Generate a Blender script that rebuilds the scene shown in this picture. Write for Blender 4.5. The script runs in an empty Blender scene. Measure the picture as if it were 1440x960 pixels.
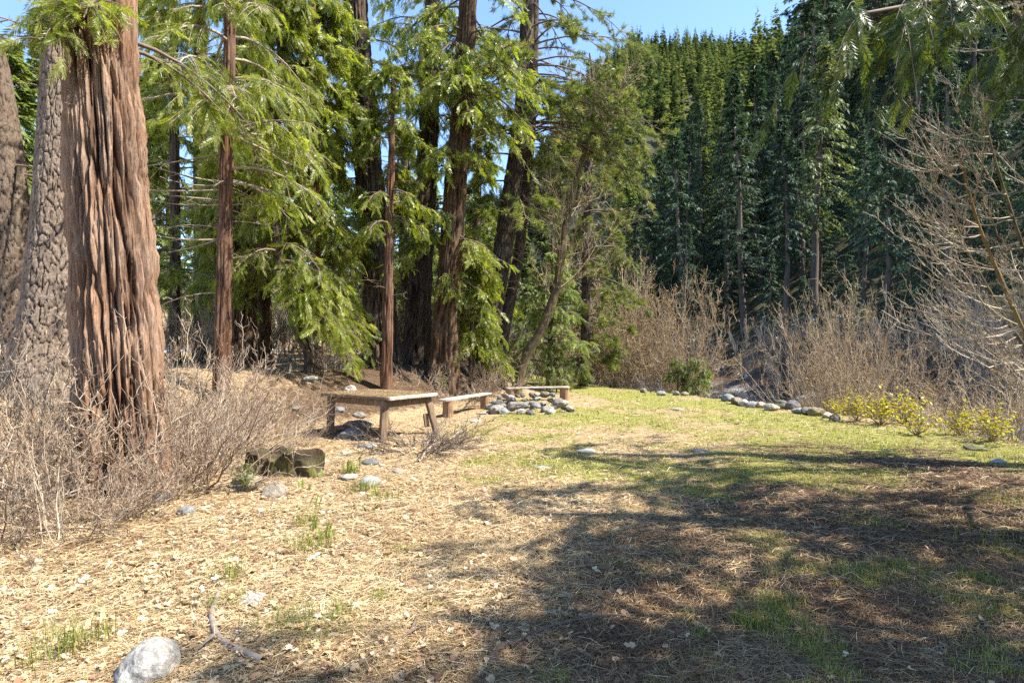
import bpy, math, numpy as np
from mathutils import Vector

rg = np.random.default_rng
PI = math.pi
scene = bpy.context.scene
COL = scene.collection
CAMZ = 1.6
F = 800.0
HOR = 490.0
SUN_EL = math.radians(52)
SUN_AZ = math.radians(-10)
SUN = np.array([math.cos(SUN_EL) * math.cos(SUN_AZ), math.cos(SUN_EL) * math.sin(SUN_AZ), math.sin(SUN_EL)])

# ------------------------------------------------------------------ helpers
def at(px, py, d):
    return np.array([(px - 720) / F * d, d, CAMZ + (HOR - py) / F * d])

def nrm(v):
    return v / np.maximum(np.linalg.norm(v, axis=-1, keepdims=True), 1e-9)

def sstep(a, b, x):
    t = np.clip((x - a) / (b - a), 0, 1)
    return t * t * (3 - 2 * t)

def _hash(ix, iy, iz, seed):
    M = np.uint32(0xFFFFFFFF)
    h = (ix.astype(np.int64) * 374761393 + iy.astype(np.int64) * 668265263 + iz.astype(np.int64) * 2147483647 + seed * 974634777) & 0xFFFFFFFF
    h = ((h ^ (h >> 13)) * 1274126177) & 0xFFFFFFFF
    h = ((h ^ (h >> 15)) * 2246822519) & 0xFFFFFFFF
    h = h ^ (h >> 16)
    return (h & 0xFFFFFF) / float(0x1000000)

def vn2(x, y, seed=0):
    x = np.asarray(x, float); y = np.asarray(y, float)
    ix = np.floor(x); iy = np.floor(y)
    fx = x - ix; fy = y - iy
    fx = fx * fx * (3 - 2 * fx); fy = fy * fy * (3 - 2 * fy)
    z = np.zeros_like(ix)
    a = _hash(ix, iy, z, seed); b = _hash(ix + 1, iy, z, seed)
    c = _hash(ix, iy + 1, z, seed); d = _hash(ix + 1, iy + 1, z, seed)
    return ((a * (1 - fx) + b * fx) * (1 - fy) + (c * (1 - fx) + d * fx) * fy) * 2 - 1

def fbm2(x, y, seed=0, o=4):
    s = 0; a = 1.0; t = 0
    for i in range(o):
        s = s + a * vn2(x * 2 ** i, y * 2 ** i, seed + i * 17); t += a; a *= 0.5
    return s / t

def vn3(p, seed=0):
    i = np.floor(p); f = p - i
    f = f * f * (3 - 2 * f)
    r = 0
    for dx in (0, 1):
        for dy in (0, 1):
            for dz in (0, 1):
                w = (f[:, 0] if dx else 1 - f[:, 0]) * (f[:, 1] if dy else 1 - f[:, 1]) * (f[:, 2] if dz else 1 - f[:, 2])
                r = r + w * _hash(i[:, 0] + dx, i[:, 1] + dy, i[:, 2] + dz, seed)
    return r * 2 - 1

def vor(a, b, n, seed):
    """jittered-cell distances on a surface that wraps every n cells in a; returns F1, F2, id"""
    ia = np.floor(a); ib = np.floor(b)
    f1 = np.full(a.shape, 9.0); f2 = np.full(a.shape, 9.0); cid = np.zeros(a.shape)
    z = np.zeros_like(ia)
    for da in (-1, 0, 1):
        for db in (-1, 0, 1):
            ca = ia + da; cb = ib + db
            wa = np.mod(ca, n)
            jx = _hash(wa, cb, z, seed); jy = _hash(wa, cb, z + 1, seed)
            d = np.hypot(ca + 0.1 + jx * 0.8 - a, cb + 0.1 + jy * 0.8 - b)
            hid = _hash(wa, cb, z + 2, seed)
            new = d < f1
            f2 = np.where(new, f1, np.minimum(f2, d))
            cid = np.where(new, hid, cid)
            f1 = np.where(new, d, f1)
    return f1, f2, cid

class MB:
    """collects vertices, faces and one random value per vertex, then links ONE mesh object"""
    def __init__(s):
        s.V = []; s.Q = []; s.T = []; s.A = []; s.n = 0; s.M = []; s.MT = []
    def add(s, V, Q=None, T=None, a=0.5, mi=0):
        V = np.asarray(V, float).reshape(-1, 3)
        if Q is not None and len(Q):
            s.Q.append(np.asarray(Q, np.int64) + s.n); s.M.append(np.full(len(Q), mi))
        if T is not None and len(T):
            s.T.append(np.asarray(T, np.int64) + s.n); s.MT.append(np.full(len(T), mi))
        s.V.append(V)
        s.A.append(np.broadcast_to(np.asarray(a, float), (len(V),)).copy())
        s.n += len(V)
        return s
    def mesh(s, name, mats, smooth=False, extra=None):
        me = bpy.data.meshes.new(name)
        V = np.concatenate(s.V) if s.V else np.zeros((0, 3))
        Q = np.concatenate(s.Q) if s.Q else np.zeros((0, 4), np.int64)
        T = np.concatenate(s.T) if s.T else np.zeros((0, 3), np.int64)
        nq, nt = len(Q), len(T)
        me.vertices.add(len(V)); me.vertices.foreach_set('co', V.astype(np.float32).ravel())
        me.loops.add(nq * 4 + nt * 3)
        me.loops.foreach_set('vertex_index', np.concatenate([Q.ravel(), T.ravel()]).astype(np.int32))
        me.polygons.add(nq + nt)
        ls = np.concatenate([np.arange(nq) * 4, nq * 4 + np.arange(nt) * 3]).astype(np.int32)
        me.polygons.foreach_set('loop_start', ls)
        if smooth:
            me.polygons.foreach_set('use_smooth', np.ones(nq + nt, bool))
        mi = np.concatenate([np.concatenate(s.M) if s.M else np.zeros(0), np.concatenate(s.MT) if s.MT else np.zeros(0)]).astype(np.int32)
        for m in (mats if isinstance(mats, (list, tuple)) else [mats]):
            me.materials.append(m)
        if mi.max(initial=0) > 0:
            me.polygons.foreach_set('material_index', mi)
        at_ = me.attributes.new('rnd', 'FLOAT', 'POINT')
        at_.data.foreach_set('value', np.concatenate(s.A).astype(np.float32))
        for k, v in (extra or {}).items():
            e = me.attributes.new(k, 'FLOAT', 'POINT'); e.data.foreach_set('value', np.asarray(v, np.float32))
        me.update(calc_edges=True)
        return me
    def build(s, name, mats, parent=None, smooth=False, extra=None, loc=None):
        return link(name, s.mesh(name, mats, smooth, extra), parent, loc)

def link(name, me, parent=None, loc=None, rz=0, sc=None):
    o = bpy.data.objects.new(name, me); COL.objects.link(o)
    if parent is not None:
        o.parent = parent
    if loc is not None:
        o.location = tuple(float(v) for v in loc)
    if rz:
        o.rotation_euler = (0, 0, rz)
    if sc is not None:
        o.scale = (sc, sc, sc) if np.isscalar(sc) else tuple(sc)
    return o

def tag(o, label=None, cat=None, group=None, kind=None):
    if label: o['label'] = label
    if cat: o['category'] = cat
    if group: o['group'] = group
    if kind: o['kind'] = kind
    return o

def thing(name, label, cat, loc, group=None):
    return tag(link(name, None, None, loc), label, cat, group)

def copy_tree(o, loc, rz=0, sc=None):
    """a thing and its parts; mesh data is shared"""
    c = o.copy(); COL.objects.link(c); c.location = tuple(float(v) for v in loc); c.rotation_euler = (0, 0, rz)
    if sc is not None: c.scale = (sc, sc, sc) if np.isscalar(sc) else tuple(sc)
    for ch in o.children:
        d = ch.copy(); COL.objects.link(d); d.parent = c
    return c

def tubes(P, R, k=4):
    """P (M,N,3) polylines, R (M,N) radii -> verts, quads"""
    M, N, _ = P.shape
    T = nrm(np.gradient(P, axis=1))
    mean = nrm(P[:, -1] - P[:, 0])
    ref = np.eye(3)[np.argmin(np.abs(mean), axis=1)][:, None, :]
    U = nrm(np.cross(T, np.broadcast_to(ref, T.shape)))
    W = np.cross(T, U)
    ang = np.arange(k) / k * 2 * PI
    V = P[:, :, None, :] + R[:, :, None, None] * (U[:, :, None, :] * np.cos(ang)[None, None, :, None] + W[:, :, None, :] * np.sin(ang)[None, None, :, None])
    i, j = np.meshgrid(np.arange(N - 1), np.arange(k), indexing='ij')
    b = np.stack([i * k + j, i * k + (j + 1) % k, (i + 1) * k + (j + 1) % k, (i + 1) * k + j], -1).reshape(-1, 4)
    Q = (b[None] + (np.arange(M) * N * k)[:, None, None]).reshape(-1, 4)
    return V.reshape(-1, 3), Q

def along(P, m, s):
    """points and tangents at parameter s (0..1) of polylines P[m]"""
    N = P.shape[1]
    f = np.clip(s, 0, 0.9999) * (N - 1); i = f.astype(int); f = (f - i)[:, None]
    a = P[m, i]; b = P[m, i + 1]
    return a * (1 - f) + b * f, nrm(b - a)

def place(Vt, O, X, Z, S):
    """copies of a template: x axis along X, z axis near Z"""
    X = nrm(X); Y = nrm(np.cross(Z, X)); Zz = np.cross(X, Y)
    S = np.asarray(S)[:, None, None]
    V = O[:, None, :] + S * (Vt[None, :, 0:1] * X[:, None] + Vt[None, :, 1:2] * Y[:, None] + Vt[None, :, 2:3] * Zz[:, None])
    return V.reshape(-1, 3)

def rep(Q, K, nv):
    return (Q[None] + (np.arange(K) * nv)[:, None, None]).reshape(-1, Q.shape[1])

def perp_dirs(rng, T, ang):
    """directions at angle ang (array) to T with random roll"""
    r = nrm(rng.normal(size=T.shape)); p = nrm(np.cross(T, r))
    return nrm(T * np.cos(ang)[:, None] + p * np.sin(ang)[:, None])

def spline(pts, n):
    pts = np.asarray(pts, float)
    P = np.vstack([2 * pts[0] - pts[1], pts, 2 * pts[-1] - pts[-2]])
    m = len(pts) - 1
    t = np.linspace(0, m - 1e-6, n); i = t.astype(int); f = (t - i)[:, None]
    p0, p1, p2, p3 = P[i], P[i + 1], P[i + 2], P[i + 3]
    return 0.5 * (2 * p1 + (p2 - p0) * f + (2 * p0 - 5 * p1 + 4 * p2 - p3) * f ** 2 + (3 * p1 - p0 - 3 * p2 + p3) * f ** 3)

# ------------------------------------------------------------------ materials
def new_mat(name):
    m = bpy.data.materials.new(name); m.use_nodes = True
    nt = m.node_tree; nt.nodes.clear()
    return m, nt, nt.nodes, nt.links

def N(nt, typ, **kw):
    n = nt.nodes.new(typ)
    for k, v in kw.items():
        if k in n.inputs: n.inputs[k].default_value = v
        else: setattr(n, k, v)
    return n

def ramp(nt, fac, stops, interp='LINEAR'):
    r = nt.nodes.new('ShaderNodeValToRGB'); r.color_ramp.interpolation = interp
    el = r.color_ramp.elements
    while len(el) > 1: el.remove(el[-1])
    el[0].position = stops[0][0]; el[0].color = tuple(stops[0][1]) + (1,)
    for p, c in stops[1:]:
        e = el.new(p); e.color = tuple(c) + (1,)
    nt.links.new(fac, r.inputs[0])
    return r.outputs[0]

def mixc(nt, fac, a, b, mode='MIX'):
    n = nt.nodes.new('ShaderNodeMix'); n.data_type = 'RGBA'; n.blend_type = mode
    def put(s, v):
        if isinstance(v, (int, float)): s.default_value = v
        elif isinstance(v, tuple): s.default_value = v + (1,) if len(v) == 3 else v
        else: nt.links.new(v, s)
    put(n.inputs[0], fac); put(n.inputs[6], a); put(n.inputs[7], b)
    return n.outputs[2]

def math_(nt, op, a, b=None, clamp=False):
    n = nt.nodes.new('ShaderNodeMath'); n.operation = op; n.use_clamp = clamp
    for i, v in enumerate((a, b)):
        if v is None: continue
        if isinstance(v, (int, float)): n.inputs[i].default_value = v
        else: nt.links.new(v, n.inputs[i])
    return n.outputs[0]

def noise(nt, vec, scale, detail=4, rough=0.55, dist=0.0):
    n = N(nt, 'ShaderNodeTexNoise'); n.inputs['Scale'].default_value = scale; n.inputs['Detail'].default_value = detail
    n.inputs['Roughness'].default_value = rough; n.inputs['Distortion'].default_value = dist
    nt.links.new(vec, n.inputs['Vector'])
    return n.outputs['Fac']

def mapping(nt, vec, scale):
    n = N(nt, 'ShaderNodeMapping'); n.inputs['Scale'].default_value = scale
    nt.links.new(vec, n.inputs['Vector']); return n.outputs[0]

def attr(nt, name):
    n = nt.nodes.new('ShaderNodeAttribute'); n.attribute_name = name; return n.outputs['Fac']

def finish(nt, color, rough=0.8, bump=None, bstr=0.3, bdist=0.02, spec=0.3, transl=None, tcol=None):
    p = N(nt, 'ShaderNodeBsdfPrincipled'); out = N(nt, 'ShaderNodeOutputMaterial')
    if isinstance(color, tuple): p.inputs['Base Color'].default_value = color + (1,)
    else: nt.links.new(color, p.inputs['Base Color'])
    if isinstance(rough, (int, float)): p.inputs['Roughness'].default_value = rough
    else: nt.links.new(rough, p.inputs['Roughness'])
    p.inputs['Specular IOR Level'].default_value = spec
    if bump is not None:
        b = N(nt, 'ShaderNodeBump'); b.inputs['Strength'].default_value = bstr; b.inputs['Distance'].default_value = bdist
        nt.links.new(bump, b.inputs['Height']); nt.links.new(b.outputs[0], p.inputs['Normal'])
    sh = p.outputs[0]
    if transl:
        t = N(nt, 'ShaderNodeBsdfTranslucent')
        if tcol is None: tcol = color
        nt.links.new(tcol, t.inputs['Color'])
        mx = N(nt, 'ShaderNodeMixShader'); mx.inputs[0].default_value = transl
        nt.links.new(sh, mx.inputs[1]); nt.links.new(t.outputs[0], mx.inputs[2]); sh = mx.outputs[0]
    nt.links.new(sh, out.inputs[0])

def objcoord(nt):
    return N(nt, 'ShaderNodeTexCoord').outputs['Object']

def geopos(nt):
    return N(nt, 'ShaderNodeNewGeometry').outputs['Position']

def leaf_mat(name, stops, transl=0.35, rough=0.45, spec=0.4, tint=(1.25, 1.3, 0.55), rand=0.25):
    m, nt, nodes, links = new_mat(name)
    c = ramp(nt, attr(nt, 'rnd'), stops)
    oi = N(nt, 'ShaderNodeObjectInfo').outputs['Random']
    hsv = N(nt, 'ShaderNodeHueSaturation')
    links.new(c, hsv.inputs['Color'])
    v = math_(nt, 'MULTIPLY_ADD', oi, rand * 2); v.node.inputs[2].default_value = 1 - rand
    links.new(v, hsv.inputs['Value'])
    col = hsv.outputs[0]
    tc = mixc(nt, 1.0, col, tint, 'MULTIPLY')
    finish(nt, col, rough, spec=spec, transl=transl, tcol=tc)
    return m

def bark_mat(name, lo, hi, grey, scale=(9, 9, 1.2), moss=0.0, rnd_dark=None):
    m, nt, nodes, links = new_mat(name)
    oc = objcoord(nt)
    v = mapping(nt, oc, scale)
    n1 = noise(nt, v, 2.2, 6, 0.65, 0.6)
    n2 = noise(nt, oc, 1.3, 3)
    n3 = noise(nt, mapping(nt, oc, (scale[0] * 4, scale[1] * 4, scale[2] * 2.5)), 2.0, 5, 0.7)
    c = ramp(nt, n1, [(0.3, lo), (0.62, hi)])
    c = mixc(nt, math_(nt, 'MULTIPLY', ramp(nt, n2, [(0.4, (0, 0, 0)), (0.65, (1, 1, 1))]), 0.55), c, grey)
    c = mixc(nt, 0.55, c, ramp(nt, n3, [(0.3, (0.45, 0.42, 0.4)), (0.7, (1.35, 1.35, 1.35))]), 'MULTIPLY')
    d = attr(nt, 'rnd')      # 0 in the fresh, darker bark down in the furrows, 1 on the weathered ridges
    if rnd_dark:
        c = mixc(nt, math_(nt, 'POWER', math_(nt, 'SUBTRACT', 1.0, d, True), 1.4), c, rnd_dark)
    if moss:
        n4 = noise(nt, oc, 5, 5, 0.6)
        c = mixc(nt, math_(nt, 'MULTIPLY', ramp(nt, n4, [(0.5, (0, 0, 0)), (0.62, (1, 1, 1))]), moss), c, (0.2, 0.2, 0.05))
    h = math_(nt, 'ADD', n1, math_(nt, 'MULTIPLY', n3, 0.6))
    finish(nt, c, 0.9, h, 0.9, 0.04, 0.15)
    return m

def twig_mat(name, stops, rough=0.75):
    m, nt, nodes, links = new_mat(name)
    c = ramp(nt, attr(nt, 'rnd'), stops)
    n = noise(nt, geopos(nt), 14, 3)
    c = mixc(nt, 0.6, c, ramp(nt, n, [(0.3, (0.55, 0.55, 0.55)), (0.7, (1.3, 1.3, 1.3))]), 'MULTIPLY')
    finish(nt, c, rough, spec=0.3)
    return m

def rock_mat(name, a, b, lichen=0.0, moss=0.0):
    m, nt, nodes, links = new_mat(name)
    oc = objcoord(nt)
    oi = N(nt, 'ShaderNodeObjectInfo').outputs['Random']
    n1 = noise(nt, oc, 3.5, 6, 0.65); n2 = noise(nt, oc, 28, 5, 0.7); n3 = noise(nt, oc, 90, 2, 0.6)
    c = ramp(nt, n1, [(0.32, a), (0.66, b)])
    c = mixc(nt, 0.7, c, ramp(nt, n2, [(0.35, (0.5, 0.5, 0.52)), (0.62, (1.25, 1.25, 1.22))]), 'MULTIPLY')
    c = mixc(nt, 0.5, c, ramp(nt, n3, [(0.38, (0.5, 0.5, 0.5)), (0.55, (1.1, 1.1, 1.1))]), 'MULTIPLY')
    hs = N(nt, 'ShaderNodeHueSaturation'); links.new(c, hs.inputs['Color'])
    links.new(math_(nt, 'ADD', math_(nt, 'MULTIPLY', oi, 0.7), 0.6), hs.inputs['Value'])
    warm = mixc(nt, math_(nt, 'FRACT', math_(nt, 'MULTIPLY', oi, 7.31)), (0.85, 0.93, 1.05), (1.2, 1.0, 0.78))
    c = mixc(nt, 1.0, hs.outputs[0], warm, 'MULTIPLY')
    if moss:
        nn = noise(nt, oc, 4.0, 5, 0.6)
        c = mixc(nt, math_(nt, 'MULTIPLY', ramp(nt, nn, [(0.45, (0, 0, 0)), (0.58, (1, 1, 1))]), moss), c, (0.13, 0.12, 0.025))
    finish(nt, c, 0.85, math_(nt, 'ADD', n2, math_(nt, 'MULTIPLY', n1, 0.6)), 0.5, 0.03, 0.25)
    return m

def wood_mat(name, a, b, scale):
    m, nt, nodes, links = new_mat(name)
    oc = objcoord(nt)
    n1 = noise(nt, mapping(nt, oc, scale), 1.0, 6, 0.65, 0.8); n2 = noise(nt, oc, 5, 4)
    c = ramp(nt, n1, [(0.3, a), (0.65, b)])
    c = mixc(nt, 0.5, c, ramp(nt, n2, [(0.3, (0.55, 0.52, 0.5)), (0.65, (1.15, 1.15, 1.15))]), 'MULTIPLY')
    finish(nt, c, 0.85, n1, 0.5, 0.01, 0.2)
    return m

MAT = {}
GREEN = [(0, (0.07, 0.10, 0.012)), (0.35, (0.18, 0.225, 0.024)), (0.75, (0.31, 0.34, 0.05)), (1, (0.42, 0.42, 0.14))]
MAT['cedar_leaf'] = leaf_mat('cedar_leaf', GREEN, 0.58, 0.36, 0.55)
MAT['cedar_leaf_deep'] = leaf_mat('cedar_leaf_deep', [(0, (0.04, 0.07, 0.013)), (0.5, (0.09, 0.125, 0.02)), (1, (0.18, 0.20, 0.035))], 0.35, 0.45)  # darker cedar leaf copy, shade of the boughs put into the colour
MAT['pine_leaf'] = leaf_mat('pine_leaf', [(0, (0.07, 0.10, 0.025)), (0.5, (0.155, 0.19, 0.045)), (0.85, (0.26, 0.28, 0.08)), (1, (0.30, 0.24, 0.10))], 0.4, 0.4)
MAT['fir_leaf'] = leaf_mat('fir_leaf', [(0, (0.03, 0.060, 0.040)), (0.5, (0.062, 0.105, 0.062)), (1, (0.125, 0.17, 0.09))], 0.25, 0.6, 0.25, tint=(1.1, 1.2, 0.7))  # bluish shade of the far slope put into the leaf colour
MAT['lit_fir_leaf'] = leaf_mat('lit_fir_leaf', [(0, (0.08, 0.115, 0.035)), (0.5, (0.16, 0.20, 0.06)), (1, (0.27, 0.285, 0.10))], 0.4, 0.6, 0.25)  # lighter fir leaf copy with sunlight put into the colour
MAT['ridge_leaf'] = leaf_mat('ridge_leaf', [(0, (0.03, 0.05, 0.035)), (0.5, (0.08, 0.106, 0.058)), (1, (0.19, 0.205, 0.105))], 0.3, 0.7, 0.2, rand=0.0)  # wide tone spread stands in for sunlit and shaded crown sides
MAT['pale_fir_leaf'] = leaf_mat('pale_fir_leaf', [(0, (0.09, 0.12, 0.055)), (0.5, (0.18, 0.215, 0.095)), (1, (0.30, 0.32, 0.15))], 0.25, 0.6, 0.25, rand=0.05)  # palest fir leaf copy, sunshine on one conifer put into its colour
MAT['yellow_leaf'] = leaf_mat('yellow_leaf', [(0, (0.18, 0.20, 0.02)), (0.6, (0.48, 0.42, 0.022)), (1, (0.62, 0.5, 0.05))], 0.4, 0.5, tint=(1.15, 1.1, 0.4), rand=0.1)
MAT['shoot_leaf'] = leaf_mat('shoot_leaf', [(0, (0.07, 0.13, 0.015)), (1, (0.17, 0.24, 0.03))], 0.4, 0.4)
MAT['grass_blade'] = leaf_mat('grass_blade', [(0, (0.10, 0.15, 0.018)), (0.4, (0.23, 0.26, 0.035)), (0.7, (0.40, 0.37, 0.09)), (1, (0.55, 0.45, 0.22))], 0.35, 0.5, tint=(1.1, 1.15, 0.5), rand=0.0)
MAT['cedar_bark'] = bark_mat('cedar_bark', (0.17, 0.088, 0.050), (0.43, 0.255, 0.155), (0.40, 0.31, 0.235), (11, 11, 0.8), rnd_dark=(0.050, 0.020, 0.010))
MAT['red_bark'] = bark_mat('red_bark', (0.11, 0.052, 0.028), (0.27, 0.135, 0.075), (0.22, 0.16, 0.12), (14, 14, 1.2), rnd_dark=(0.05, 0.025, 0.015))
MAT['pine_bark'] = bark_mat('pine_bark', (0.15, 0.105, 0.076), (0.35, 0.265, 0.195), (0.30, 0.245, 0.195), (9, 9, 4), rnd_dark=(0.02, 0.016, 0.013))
MAT['dark_bark'] = bark_mat('dark_bark', (0.055, 0.038, 0.027), (0.17, 0.115, 0.08), (0.15, 0.125, 0.10), (12, 12, 1.5), rnd_dark=(0.025, 0.018, 0.013))  # dark trunk bark with some foliage shade put into the tone
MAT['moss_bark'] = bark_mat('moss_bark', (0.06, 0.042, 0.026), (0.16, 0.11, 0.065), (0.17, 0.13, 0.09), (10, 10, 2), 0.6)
MAT['brown_bark'] = bark_mat('brown_bark', (0.075, 0.042, 0.024), (0.20, 0.115, 0.062), (0.17, 0.125, 0.09), (14, 14, 1.2), rnd_dark=(0.03, 0.018, 0.012))  # red bark made darker, grove shade put into the colour
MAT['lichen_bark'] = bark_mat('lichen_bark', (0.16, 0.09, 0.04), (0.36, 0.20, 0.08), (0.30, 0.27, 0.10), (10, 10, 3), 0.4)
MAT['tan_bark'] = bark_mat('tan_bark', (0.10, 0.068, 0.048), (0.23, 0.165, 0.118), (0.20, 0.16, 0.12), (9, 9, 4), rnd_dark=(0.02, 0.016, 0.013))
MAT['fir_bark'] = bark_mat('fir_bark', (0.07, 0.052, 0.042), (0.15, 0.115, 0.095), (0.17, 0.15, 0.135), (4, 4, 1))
MAT['limb'] = twig_mat('limb', [(0, (0.09, 0.06, 0.045)), (1, (0.25, 0.18, 0.13))])
MAT['pale_limb'] = twig_mat('pale_limb', [(0, (0.2, 0.15, 0.11)), (1, (0.42, 0.35, 0.27))])
MAT['hazel_twig'] = twig_mat('hazel_twig', [(0, (0.13, 0.078, 0.052)), (0.5, (0.30, 0.215, 0.145)), (1, (0.56, 0.46, 0.34))])
MAT['willow_twig'] = twig_mat('willow_twig', [(0, (0.13, 0.082, 0.048)), (0.5, (0.33, 0.235, 0.135)), (1, (0.56, 0.45, 0.29))])
MAT['catkin'] = twig_mat('catkin', [(0, (0.22, 0.115, 0.045)), (1, (0.42, 0.26, 0.11))])
MAT['grey_twig'] = twig_mat('grey_twig', [(0, (0.09, 0.075, 0.068)), (1, (0.24, 0.21, 0.19))])
MAT['maple_twig'] = twig_mat('maple_twig', [(0, (0.24, 0.165, 0.095)), (0.5, (0.45, 0.36, 0.25)), (1, (0.60, 0.51, 0.39))])
MAT['dead_stick'] = twig_mat('dead_stick', [(0, (0.06, 0.042, 0.030)), (0.6, (0.15, 0.11, 0.082)), (1, (0.30, 0.245, 0.195))])
MAT['needle'] = twig_mat('needle', [(0, (0.11, 0.06, 0.03)), (0.3, (0.26, 0.155, 0.075)), (0.7, (0.48, 0.355, 0.17)), (1, (0.62, 0.50, 0.32))], 0.6)
MAT['dry_leaf'] = leaf_mat('dry_leaf', [(0, (0.16, 0.08, 0.04)), (0.35, (0.36, 0.22, 0.12)), (0.75, (0.50, 0.385, 0.22)), (1, (0.64, 0.55, 0.38))], 0.15, 0.6, tint=(1.2, 1.0, 0.7), rand=0.0)
MAT['rock'] = rock_mat('rock', (0.13, 0.128, 0.12), (0.31, 0.30, 0.28))
MAT['pale_rock'] = rock_mat('pale_rock', (0.24, 0.245, 0.235), (0.45, 0.45, 0.425))
MAT['moss_rock'] = rock_mat('moss_rock', (0.14, 0.13, 0.11), (0.26, 0.25, 0.21), moss=0.85)
MAT['lichen_rock'] = rock_mat('lichen_rock', (0.20, 0.19, 0.17), (0.36, 0.34, 0.30), moss=0.35)
MAT['grey_wood'] = wood_mat('grey_wood', (0.24, 0.20, 0.16), (0.52, 0.47, 0.41), (3, 40, 40))
MAT['old_wood'] = wood_mat('old_wood', (0.115, 0.075, 0.045), (0.27, 0.19, 0.12), (30, 30, 3))
MAT['log_wood'] = wood_mat('log_wood', (0.13, 0.075, 0.040), (0.36, 0.23, 0.13), (24, 24, 2.5))
MAT['log_end'] = wood_mat('log_end', (0.25, 0.18, 0.12), (0.42, 0.33, 0.24), (8, 8, 8))
MAT['stump'] = bark_mat('stump', (0.04, 0.030, 0.019), (0.11, 0.08, 0.048), (0.10, 0.085, 0.045), (14, 14, 3), 0.45)

# snow
m, nt, nodes, links = new_mat('snow'); n1 = noise(nt, geopos(nt), 3, 5)
finish(nt, ramp(nt, n1, [(0.3, (0.62, 0.64, 0.68)), (0.6, (0.86, 0.88, 0.9))]), 0.6, n1, 0.6, 0.1); MAT['snow'] = m
# river
m, nt, nodes, links = new_mat('river'); g = geopos(nt)
n1 = noise(nt, mapping(nt, g, (0.8, 0.3, 1)), 1.4, 6, 0.65, 1.0)
finish(nt, ramp(nt, n1, [(0.45, (0.03, 0.06, 0.075)), (0.58, (0.16, 0.23, 0.27)), (0.68, (0.65, 0.7, 0.72))]), 0.15, n1, 0.8, 0.15, 0.5); MAT['river'] = m
# ground
def ground_mat():
    m, nt, nodes, links = new_mat('ground')
    g = geopos(nt)
    nA = noise(nt, g, 0.9, 5, 0.6); nB = noise(nt, g, 5.5, 5, 0.65); nC = noise(nt, g, 34, 4, 0.7); nD = noise(nt, g, 120, 3, 0.7)
    nS = noise(nt, mapping(nt, g, (16, 70, 16)), 1.0, 4, 0.7, 1.2)
    straw = ramp(nt, nC, [(0.28, (0.06, 0.036, 0.02)), (0.42, (0.19, 0.125, 0.068)), (0.55, (0.40, 0.295, 0.165)), (0.72, (0.64, 0.53, 0.37))])
    straw = mixc(nt, 0.6, straw, ramp(nt, nS, [(0.32, (0.45, 0.4, 0.36)), (0.6, (1.25, 1.22, 1.18))]), 'MULTIPLY')
    straw = mixc(nt, math_(nt, 'MULTIPLY', ramp(nt, nB, [(0.4, (0, 0, 0)), (0.65, (1, 1, 1))]), 0.5), straw, mixc(nt, 0.65, straw, (0.42, 0.29, 0.17)))
    duff_shade = ramp(nt, nC, [(0.3, (0.04, 0.023, 0.013)), (0.5, (0.088, 0.056, 0.033)), (0.72, (0.20, 0.138, 0.088))])  # brown forest duff, darkened further to carry the mound's shade
    duff_shade = mixc(nt, 0.6, duff_shade, ramp(nt, nD, [(0.35, (0.5, 0.5, 0.5)), (0.65, (1.4, 1.35, 1.3))]), 'MULTIPLY')
    grass = ramp(nt, nC, [(0.3, (0.075, 0.08, 0.02)), (0.5, (0.22, 0.215, 0.05)), (0.7, (0.40, 0.35, 0.13))])
    grass = mixc(nt, 0.6, grass, ramp(nt, nD, [(0.35, (0.55, 0.55, 0.5)), (0.65, (1.3, 1.3, 1.3))]), 'MULTIPLY')
    cob = ramp(nt, noise(nt, g, 3.2, 5, 0.65), [(0.3, (0.07, 0.07, 0.07)), (0.5, (0.24, 0.235, 0.23)), (0.66, (0.5, 0.5, 0.5))])
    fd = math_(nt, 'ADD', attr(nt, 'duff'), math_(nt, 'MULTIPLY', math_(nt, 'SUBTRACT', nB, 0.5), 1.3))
    c = mixc(nt, ramp(nt, fd, [(0.3, (0, 0, 0)), (0.7, (1, 1, 1))]), straw, duff_shade)
    c = mixc(nt, math_(nt, 'MULTIPLY', attr(nt, 'brush'), 0.75), c, ramp(nt, nB, [(0.3, (0.02, 0.028, 0.014)), (0.7, (0.05, 0.062, 0.03))]))
    fg = math_(nt, 'ADD', attr(nt, 'grass'), math_(nt, 'ADD', math_(nt, 'MULTIPLY', math_(nt, 'SUBTRACT', nB, 0.5), 1.1), math_(nt, 'MULTIPLY', math_(nt, 'SUBTRACT', nC, 0.5), 1.2)))
    c = mixc(nt, ramp(nt, fg, [(0.42, (0, 0, 0)), (0.62, (1, 1, 1))]), c, grass)
    c = mixc(nt, attr(nt, 'cobble'), c, cob)
    fs = math_(nt, 'ADD', attr(nt, 'snow'), math_(nt, 'MULTIPLY', math_(nt, 'SUBTRACT', nA, 0.5), 1.6))
    c = mixc(nt, ramp(nt, fs, [(0.5, (0, 0, 0)), (0.56, (1, 1, 1))]), c, (0.8, 0.82, 0.86))
    h = math_(nt, 'ADD', math_(nt, 'MULTIPLY', nB, 0.6), math_(nt, 'ADD', nC, math_(nt, 'MULTIPLY', nD, 0.4)))
    finish(nt, c, 0.9, h, 0.75, 0.03, 0.15)
    return m
MAT['ground'] = ground_mat()

# ------------------------------------------------------------------ terrain
EY = np.array([-60, 4, 8.8, 13.5, 18, 23, 30, 60, 120, 400, 900.])
EX = np.array([9.5, 8.8, 8.4, 8.0, 6.5, 4.1, 1.8, -3, -8, -30, -60.])

def edge_x(y):
    return np.interp(y, EY, EX)

def mound_y(x):
    return 12.2 - np.clip(-3.0 - x, 0, 6) * 1.35 + np.clip(x + 3.1, 0, 3.4) * 1.75

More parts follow.
